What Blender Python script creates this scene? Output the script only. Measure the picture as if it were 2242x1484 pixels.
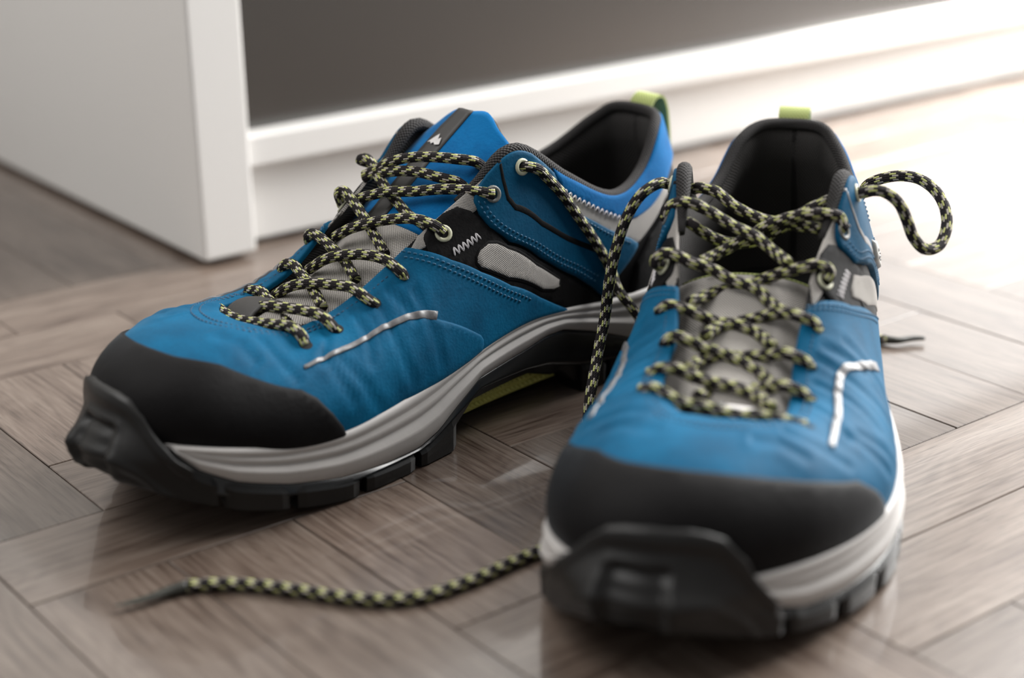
import bpy, bmesh, math, random
import numpy as np
from mathutils import Vector, Matrix
from mathutils.geometry import delaunay_2d_cdt
random.seed(7); rng=np.random.default_rng(7)
for o in list(bpy.data.objects): bpy.data.objects.remove(o)
SC=bpy.context.scene; COL=SC.collection
# ------------------------------------------------------------------ camera
CAMH=0.275; PITCH=0.35876; ROLL=-0.013233; PHI=-0.658029
def cam_axes():
    c,s=math.cos(PITCH),math.sin(PITCH)
    M=np.array([[1,0,0],[0,-s,-c],[0,c,-s]])
    cr,sr=math.cos(ROLL),math.sin(ROLL)
    return np.array([[cr,-sr,0],[sr,cr,0],[0,0,1]])@M
_M=cam_axes()
cd=bpy.data.cameras.new('camera'); cam=bpy.data.objects.new('camera',cd); COL.objects.link(cam)
cd.sensor_width=36; cd.lens=3687.5/2242*36; cd.clip_start=0.01; cd.clip_end=50
m=Matrix.Identity(4)
for i in range(3):
    m[i][0]=_M[0][i]; m[i][1]=-_M[1][i]; m[i][2]=-_M[2][i]
m[2][3]=CAMH
cam.matrix_world=m
cd.dof.use_dof=True; cd.dof.focus_distance=0.665; cd.dof.aperture_fstop=4.4
SC.camera=cam
# ------------------------------------------------------------------ light, world, exposure
EA=np.array([math.sin(PHI),math.cos(PHI),0]); EB=np.array([math.cos(PHI),-math.sin(PHI),0])   # floor directions: EA away to the left, EB away to the right
def AB(a,b,z=0.0): return a*EA+b*EB+np.array([0,0,z])
wd=bpy.data.worlds.new('world'); SC.world=wd; wd.use_nodes=True
bg=wd.node_tree.nodes['Background']; bg.inputs[0].default_value=(1.0,0.985,0.97,1); bg.inputs[1].default_value=0.30
def area(name,loc,target,sx,sy,power,col=(1,1,1)):
    l=bpy.data.lights.new(name,'AREA'); l.shape='RECTANGLE'; l.size=sx; l.size_y=sy; l.energy=power; l.color=col
    o=bpy.data.objects.new(name,l); COL.objects.link(o)
    d=Vector(target)-Vector(loc); o.location=loc; o.rotation_euler=d.to_track_quat('-Z','Y').to_euler(); return o
area('window_light',AB(0.46,1.58,0.72),AB(0.50,0.5,0.05),0.9,1.2,58,(1,0.99,0.97))
sl=bpy.data.lights.new('sunbeam_light','SPOT'); sl.energy=800; sl.spot_size=math.radians(16); sl.spot_blend=.35; sl.shadow_soft_size=.03; sl.color=(1,.97,.92)
so=bpy.data.objects.new('sunbeam_light',sl); COL.objects.link(so); so.location=AB(.62,2.25,1.15); so.rotation_euler=(Vector(AB(.66,1.08,0.01))-Vector(so.location)).to_track_quat('-Z','Y').to_euler()
area('room_light',AB(0.98,-0.28,1.35),AB(0.62,0.3,0.05),1.0,1.0,17,(1,0.985,0.965))
vs=SC.view_settings; vs.view_transform='Standard'; vs.look='None'; vs.gamma=1; vs.use_curve_mapping=False; vs.exposure=0.24

# ---- shoe last: annular grid of ribs (t around the foot, s from feather line to top line), millimetres
# each rib: feather F, offset c1 (from F), offset c2 (from T), top T.  right foot: -x is medial, +y is toe
RIBS_M=[ # u, F, c1, c2, T     (toe centre -> medial -> heel)
(0.00,(-10,299,34),(-1,8,21),(-4,36,10),(2,238,58)),
(0.06,(-23,296,34),(-4,7,21),(-9,31,9),(-5,237.5,58)),
(0.12,(-34,287,33),(-7,4,20),(-12,23,8),(-11,236,57.5)),
(0.18,(-43,272,30),(-7,1,17),(-13,10,4),(-16,233,57)),
(0.25,(-49,250,26),(-5,0,18),(-14,3,2),(-20,226,56.5)),
(0.31,(-50.5,228,25),(-3,0,19),(-14,1,-1),(-21,212,59.5)),
(0.37,(-49,206,27),(-1,0,20),(-13,2,-4),(-21.5,197,65)),
(0.43,(-46.5,184,30),(0,0,22),(-11,2,-8),(-22.5,181,74)),
(0.49,(-43.5,162,34),(1,0,22),(-10,2,-12),(-25.5,162,87)),
(0.55,(-41,142,38),(1,0,22),(-7,1,-16),(-29,142,99)),
(0.62,(-39,120,40),(0,0,24),(-3,0,-18),(-32,121,110)),
(0.68,(-37.5,99,38),(0,0,20),(-3,0,-15),(-34.5,97,95)),
(0.75,(-37,74,35),(-1,0,16),(-3,0,-11),(-34.5,70,81.5)),
(0.83,(-35,48,34),(-2,-1,16),(-3,0,-14),(-29,45,86)),
(0.90,(-29,25,34),(-2,-4,18),(-4,-3,-18),(-22,28,100.5)),
(0.96,(-17,9,34),(-1,-6,20),(-3,-6,-20),(-12,17.5,105)),
(1.00,(0,5,34),(0,-7,20),(0,-7,-20),(0,14,105)),
]
RIBS_L=[
(0.00,(-10,299,34),(-1,8,21),(-4,36,10),(2,238,58)),
(0.06,(3,296,33),(4,7,21),(6,31,9),(9,237.5,58)),
(0.12,(16,288,31),(7,5,20),(10,24,8),(14,236,57.5)),
(0.18,(31,273,29),(9,3,19),(13,15,6),(19,233,57)),
(0.25,(46,249,27),(7,0,18),(15,3,2),(22,226,56.5)),
(0.31,(54,226,26),(5,0,19),(16,1,-1),(22,212,58)),
(0.37,(56.5,203,27),(2,0,20),(15,2,-4),(21,197,64)),
(0.43,(54.5,181,29),(0,0,22),(12,2,-8),(22,181,75)),
(0.49,(51,160,32),(-1,0,22),(10,2,-12),(24,162,88)),
(0.55,(48,140,35),(0,0,22),(7,1,-16),(28,142,100)),
(0.62,(44,119,37),(2,0,24),(6,0,-18),(31,122,111)),
(0.68,(42,98,37),(2,0,20),(6,0,-15),(34,97,95)),
(0.75,(40.5,73,36),(2,0,16),(5,0,-11),(34.5,70,81.5)),
(0.83,(38.5,48,35),(2,-1,16),(4,0,-14),(30,45,86)),
(0.90,(33,25,34),(3,-4,18),(5,-3,-18),(21,26,99)),
(0.96,(18,9,34),(1,-6,20),(3,-6,-20),(12,17.5,105)),
(1.00,(0,5,34),(0,-7,20),(0,-7,-20),(0,14,105)),
]
def hermite(xs,ys,x):
    """C1 cubic through (xs,ys) rows, non-uniform finite-difference tangents"""
    xs=np.asarray(xs,float); ys=np.asarray(ys,float); x=np.atleast_1d(np.asarray(x,float))
    d=np.diff(ys,axis=0)/np.diff(xs)[:,None]
    h=np.diff(xs)
    m=np.empty_like(ys); m[0]=d[0]; m[-1]=d[-1]
    m[1:-1]=(d[:-1]*h[1:,None]+d[1:]*h[:-1,None])/(h[1:]+h[:-1])[:,None]
    i=np.clip(np.searchsorted(xs,x,side='right')-1,0,len(xs)-2)
    H=h[i]; s=((x-xs[i])/H)[:,None]; H=H[:,None]
    return ((1+2*s)*(1-s)**2)*ys[i]+s*(1-s)**2*H*m[i]+s*s*(3-2*s)*ys[i+1]+s*s*(s-1)*H*m[i+1]
class Last:
    """t in [-1,1]: -u on the medial side, +u on the lateral side, 0 toe, +-1 heel (periodic, period 2)"""
    def __init__(s,adjM={},adjL={},toe=0.0):
        rows=[]
        def conv(r,adj):
            u,F,c1,c2,T=r
            F=np.array(F,float);T=np.array(T,float)
            if u in adj: T=T+np.array(adj[u],float)
            return np.concatenate([F,F+np.array(c1),T+np.array(c2),T])
        ts=[];vs=[]
        for r in RIBS_M[::-1]: ts.append(-r[0]); vs.append(conv(r,adjM))
        for r in RIBS_L[1:]: ts.append(r[0]); vs.append(conv(r,adjL))
        n=len(ts)
        # periodic padding
        T=np.array(ts);V=np.array(vs)
        s.t=np.concatenate([T[-5:-1]-2,T,T[1:5]+2]); s.v=np.concatenate([V[-5:-1],V,V[1:5]])
        s.toe=toe
    def base(s,t,q):
        t=np.atleast_1d(np.asarray(t,float)); q=np.atleast_1d(np.asarray(q,float))
        t=(t+1)%2-1
        R=hermite(s.t,s.v,t)
        F,A,B,T=R[:,0:3],R[:,3:6],R[:,6:9],R[:,9:12]
        q=q[:,None]
        P=(1-q)**3*F+3*q*(1-q)**2*A+3*q*q*(1-q)*B+q**3*T
        return s.bend(P)
    def bend(s,P):
        P=np.array(P,float)
        if s.toe: P[...,2]=P[...,2]+s.toe*np.clip((P[...,1]-190)/110,0,None)**2
        return P
    def normal(s,t,q):
        e=1e-3
        t=np.atleast_1d(np.asarray(t,float)); q=np.atleast_1d(np.asarray(q,float))
        q0=np.clip(q-e,0,1);q1=np.clip(q+e,0,1)
        dt=s.base(t+e,q)-s.base(t-e,q); dq=s.base(t,q1)-s.base(t,q0)
        n=np.cross(dt,dq); n/=np.linalg.norm(n,axis=1)[:,None]+1e-12
        return n   # sign fixed by caller via OUT
    def at(s,t,q,off=0.0):
        P=s.base(t,q)
        return P+s.OUT*np.asarray(off,float).reshape(-1,1)*s.normal(t,q) if np.any(off) else P
    OUT=-1.0
# plan outline of the sole (widest, about z=18) as closed curve in the same t parameter
OUT_M=[(0,-11,305),(.06,-27,301.5),(.12,-39,291),(.18,-47.5,274),(.25,-51.5,251),(.31,-53,228),(.37,-51.5,206),(.43,-48.5,184),(.49,-45,162),(.55,-42,142),(.62,-40,120),(.68,-39,99),(.75,-39,74),(.83,-38,48),(.90,-33,23),(.96,-19,5),(1,0,-1)]
OUT_L=[(0,-11,305),(.06,4,302),(.12,19,292.5),(.18,35,275),(.25,49.5,250),(.31,57.5,226),(.37,60,203),(.43,58,181),(.49,54,160),(.55,49.5,140),(.62,45.5,119),(.68,43,98),(.75,42,73),(.83,40.5,48),(.90,35,23),(.96,20,5),(1,0,-1)]
def _outl():
    ts=[-r[0] for r in OUT_M[::-1]]+[r[0] for r in OUT_L[1:]]
    vs=[r[1:] for r in OUT_M[::-1]]+[r[1:] for r in OUT_L[1:]]
    T=np.array(ts,float);V=np.array(vs,float)
    return np.concatenate([T[-5:-1]-2,T,T[1:5]+2]),np.concatenate([V[-5:-1],V,V[1:5]])
_OT,_OV=_outl()
def outline(t):
    t=(np.atleast_1d(np.asarray(t,float))+1)%2-1
    return hermite(_OT,_OV,t)
def outline_n(t):
    d=outline(np.asarray(t)+1e-3)-outline(np.asarray(t)-1e-3)
    n=np.stack([d[:,1],-d[:,0]],1); n/=np.linalg.norm(n,axis=1)[:,None]
    return -n

def interp(tab,t):
    a=np.abs((np.atleast_1d(np.asarray(t,float))+1)%2-1)
    return np.interp(a,[r[0] for r in tab],[r[1] for r in tab])
ZM_M=[(0,36),(.107,35),(.144,25),(.182,19),(.245,13),(.30,9.5),(.363,8),(.41,8),(.44,11),(.468,17),(.511,25),(.551,26.5),(.601,28.5),(.64,31),(.67,31),(.716,26),(.79,16),(.88,12),(1,12)]
ZM_L=[(0,34),(.125,27),(.15,20),(.18,15.5),(.23,13),(.30,12),(.40,12),(.46,15),(.55,18),(.62,18),(.7,15),(.8,12),(1,12)]
ZB_M=[(0,22),(.05,20),(.1,16),(.146,12),(.18,8),(.245,3),(.3,0),(.46,0),(.485,7),(.51,14),(.62,15),(.67,9),(.695,0),(1,0)]
ZB_L=[(0,22),(.05,19),(.115,13),(.175,8),(.233,4),(.29,1.5),(.33,0),(.52,0),(.55,6),(.58,9),(.62,9),(.65,5),(.68,0),(1,0)]
ZR_M=[(0,30),(.107,24),(.162,15),(.245,9),(.318,7),(.376,7.5),(.425,8.5),(.47,15),(.511,21),(.6,20.5),(.64,19),(.7,13),(.8,8),(1,8)]
ZR_L=[(0,30),(.12,20),(.16,15),(.23,10.5),(.3,9.5),(.45,9),(.55,12),(.62,12),(.7,9),(1,8)]
def side(tabM,tabL,t):
    t=(np.atleast_1d(np.asarray(t,float))+1)%2-1
    return np.where(t<0,interp(tabM,t),interp(tabL,t))

FEAT={"vamp_edge_m": [[-0.4542, 1.0], [-0.4709, 0.8594], [-0.4971, 0.6648], [-0.5326, 0.4641], [-0.5784, 0.2655], [-0.6297, 0.1228], [-0.6813, 0.0129]], "window_m": [[-0.5308, 0.5686], [-0.5363, 0.5938], [-0.5497, 0.5976], [-0.5629, 0.5566], [-0.5806, 0.4707], [-0.6248, 0.3086], [-0.6639, 0.2234], [-0.6631, 0.184], [-0.6522, 0.164], [-0.6342, 0.1686], [-0.5749, 0.3193], [-0.5331, 0.4923], [-0.5292, 0.5342]], "eyestay_m": [[-0.4752, 0.9599], [-0.4868, 0.9938], [-0.5048, 0.9988], [-0.5227, 0.9637], [-0.5369, 0.864], [-0.5513, 0.7305], [-0.5816, 0.4947], [-0.633, 0.3382], [-0.6934, 0.231], [-0.748, 0.0185], [-0.7375, 0.0], [-0.6833, 0.0], [-0.5773, 0.2251], [-0.4945, 0.6211], [-0.4744, 0.7922]], "wing_m": [[-0.5468, 0.9722], [-0.5667, 1.0], [-0.5833, 1.0], [-0.6042, 1.0], [-0.6208, 1.0], [-0.6333, 1.0], [-0.6508, 0.9746], [-0.6611, 0.9554], [-0.6705, 0.7986], [-0.6853, 0.7376], [-0.7191, 0.6964], [-0.7511, 0.6298], [-0.7812, 0.5449], [-0.8015, 0.4584], [-0.7876, 0.3785], [-0.7616, 0.2526], [-0.7409, 0.0598], [-0.7193, 0.1657], [-0.6918, 0.2478], [-0.6332, 0.3513], [-0.5868, 0.4941], [-0.5565, 0.6796], [-0.5463, 0.8047], [-0.543, 0.9062]], "groove_m": [[-0.5875, 1.0], [-0.5871, 0.8799], [-0.5895, 0.7489], [-0.5991, 0.6671], [-0.6372, 0.5524], [-0.6901, 0.4988], [-0.7207, 0.4689], [-0.7482, 0.3846]], "stitch_wing_m": [[[-0.5472, 0.8956], [-0.5509, 0.7975], [-0.5608, 0.688], [-0.5909, 0.51], [-0.6366, 0.3784], [-0.6945, 0.2854], [-0.7218, 0.2139]], [[-0.5542, 0.8675], [-0.5583, 0.782], [-0.568, 0.6852], [-0.5965, 0.523], [-0.6414, 0.4077], [-0.697, 0.3237], [-0.7258, 0.2548]]], "stitch_wing_top_m": [[[-0.6447, 0.9427], [-0.6572, 0.8553], [-0.666, 0.7679]], [[-0.6812, 0.7055], [-0.7156, 0.6564], [-0.748, 0.5899], [-0.7825, 0.4994]]], "stitch_vamp_m": [[[-0.4482, 0.997], [-0.4544, 0.9376], [-0.4686, 0.8236], [-0.494, 0.6363], [-0.5292, 0.4383], [-0.5743, 0.2425], [-0.6132, 0.1226]], [[-0.4472, 0.9397], [-0.4654, 0.7963], [-0.4899, 0.6148], [-0.5244, 0.4162], [-0.57, 0.2165], [-0.5961, 0.1309]]], "zig_black_m": [[-0.502, 0.7001], [-0.5213, 0.6853], [-0.5419, 0.6824]], "zig_collar_m": [[-0.6712, 0.8572], [-0.688, 0.8354], [-0.7103, 0.8222], [-0.745, 0.7806], [-0.7628, 0.7451]], "suede_low_m": [[-0.6611, 0.9554], [-0.6713, 0.8647], [-0.688, 0.8354], [-0.7103, 0.8222], [-0.745, 0.7806], [-0.7706, 0.7261], [-0.7992, 0.6844], [-0.835, 0.6658], [-0.8603, 0.6626], [-0.8787, 0.6765]], "band_low_m": [[-0.6685, 0.7787], [-0.6852, 0.7161], [-0.7191, 0.6806], [-0.7771, 0.5391], [-0.8015, 0.4584], [-0.8313, 0.5149], [-0.8569, 0.5564], [-0.8725, 0.5887]], "strip_m": [[-0.2514, 0.5365], [-0.2766, 0.5706], [-0.3086, 0.585], [-0.3782, 0.5742], [-0.4192, 0.5234], [-0.4411, 0.4666], [-0.4556, 0.4036]], "panel_m": [[-0.4186, 0.5147], [-0.4404, 0.4554], [-0.4639, 0.3493], [-0.4905, 0.228], [-0.5151, 0.1119], [-0.5218, 0.0479], [-0.516, 0.0074], [-0.4917, 0.0], [-0.4625, 0.0], [-0.4049, 0.0152], [-0.3386, 0.0509], [-0.304, 0.2413], [-0.2979, 0.4084], [-0.3079, 0.5644], [-0.3767, 0.5524]], "cap_m": [[0.0, 0.5625], [0.0, 0.5625], [-0.0292, 0.5542], [-0.0727, 0.5279], [-0.1033, 0.5318], [-0.1351, 0.534], [-0.1667, 0.497], [-0.2005, 0.4554], [-0.2499, 0.3938], [-0.2706, 0.3207], [-0.2914, 0.1935], [-0.3055, 0.082]], "eyes_m": [[-0.6178, 0.8851], [-0.5688, 0.8525], [-0.4984, 0.8621], [-0.4359, 0.8217], [-0.3833, 0.7869], [-0.3106, 0.7708], [-0.2566, 0.7293]], "gusset_m": [[-0.6, 0.9], [-0.6, 1.0], [-0.47, 1.0], [-0.45, 0.93], [-0.49, 0.84], [-0.56, 0.84]], "edge_stitch_m": [[-0.2348, 0.832], [-0.2932, 0.9349], [-0.3542, 1.0], [-0.4095, 0.9732], [-0.437, 0.9719]], "creases": [[[-0.3883, 0.8334], [-0.3899, 0.5449], [-0.3976, 0.2774], [-0.406, 0.096]], [[-0.3029, 0.5322], [-0.3337, 0.2995], [-0.3581, 0.045]], [[-0.4409, 0.6526], [-0.4459, 0.2214], [-0.4487, 0.0929]], [[-0.2773, 0.6181], [-0.3011, 0.4025], [-0.3196, 0.2087]], [[-0.2958, 1.0], [-0.2907, 0.7154], [-0.2764, 0.5459]], [[-0.4106, 0.7965], [-0.4281, 0.4793]], [[-0.1552, 0.8155], [-0.2112, 0.6155], [-0.245, 0.4487]], [[-0.0818, 0.7661], [-0.1373, 0.7142], [-0.1768, 0.5878]], [[-0.3454, 0.844], [-0.3534, 0.6082], [-0.3504, 0.3845]]], "vamp_edge_l": [[0.4375, 1.0], [0.4458, 1.0], [0.4607, 0.8934], [0.4992, 0.6412], [0.56, 0.386], [0.6042, 0.25]], "window_l": [[0.5393, 0.6752], [0.556, 0.6096], [0.6358, 0.3591], [0.6667, 0.2917], [0.6167, 0.2708], [0.5425, 0.4845], [0.5114, 0.6435], [0.5182, 0.6676]], "strip_l": [[0.2304, 0.6083], [0.2704, 0.6746], [0.3387, 0.7013], [0.3826, 0.6895], [0.4027, 0.6495], [0.4239, 0.5479], [0.4737, 0.3373]], "zig_black_l": [[0.4908, 0.7407], [0.5128, 0.7359], [0.5321, 0.729]], "cap_l": [[0.0154, 0.5334], [0.0623, 0.5178], [0.1416, 0.4755], [0.1918, 0.4384], [0.2471, 0.3604], [0.2778, 0.2339], [0.2998, 0.0912]], "tag": [[0.7208, 0.7083], [0.7333, 0.5208]], "eyes_l": [[0.6178, 0.885], [0.5522, 0.896], [0.4862, 0.8914], [0.4285, 0.8775], [0.3736, 0.8882], [0.3108, 0.8771], [0.2278, 0.813]], "wing_l": [[0.5468, 0.9722], [0.5667, 1.0], [0.5833, 1.0], [0.6042, 1.0], [0.6208, 1.0], [0.6333, 1.0], [0.6508, 0.9746], [0.6611, 0.9554], [0.6705, 0.7986], [0.6853, 0.7376], [0.7191, 0.6964], [0.7511, 0.6298], [0.7812, 0.5449], [0.8015, 0.4584], [0.7876, 0.3785], [0.7616, 0.2526], [0.75, 0.2], [0.7, 0.34], [0.646, 0.436], [0.59, 0.56], [0.5521, 0.697], [0.5342, 0.8658], [0.537, 0.93]], "groove_l": [[0.5875, 1.0], [0.5871, 0.8799], [0.5895, 0.7489], [0.5991, 0.6671], [0.6372, 0.5524], [0.6901, 0.4988], [0.7207, 0.4689], [0.7482, 0.3846]], "stitch_wing_l": [[[0.541, 0.86], [0.559, 0.7], [0.597, 0.58], [0.652, 0.46], [0.7, 0.375]], [[0.549, 0.86], [0.566, 0.71], [0.602, 0.6], [0.656, 0.485], [0.7, 0.41]]], "eyes_l_L": [[0.6178, 0.885], [0.5522, 0.896], [0.4862, 0.8914], [0.4285, 0.8775], [0.3736, 0.8882], [0.3108, 0.8771], [0.2278, 0.813]], "eyes_m_R": [[-0.6178, 0.8851], [-0.5688, 0.8525], [-0.4984, 0.8621], [-0.4385, 0.8385], [-0.3686, 0.9287], [-0.3025, 0.8956], [-0.2491, 0.866]], "stitch_vamp_l": [[[0.4417, 1.0], [0.4553, 0.8931], [0.492, 0.6424], [0.5917, 0.2708]], [[0.4375, 1.0], [0.4511, 0.8866], [0.4852, 0.6453], [0.5698, 0.3051]]], "aglet_front": [[-167.48, 288.01, 2.4], [-171.45, 291.84, 2.4], [-175.42, 297.21, 2.4], [-179.76, 301.68, 2.4], [-184.47, 305.29, 2.4]], "aglet_back": [[-96.79, -46.34, 2.4], [-101.43, -49.31, 2.4], [-104.44, -55.7, 2.4], [-108.34, -60.46, 2.4]]}
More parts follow.
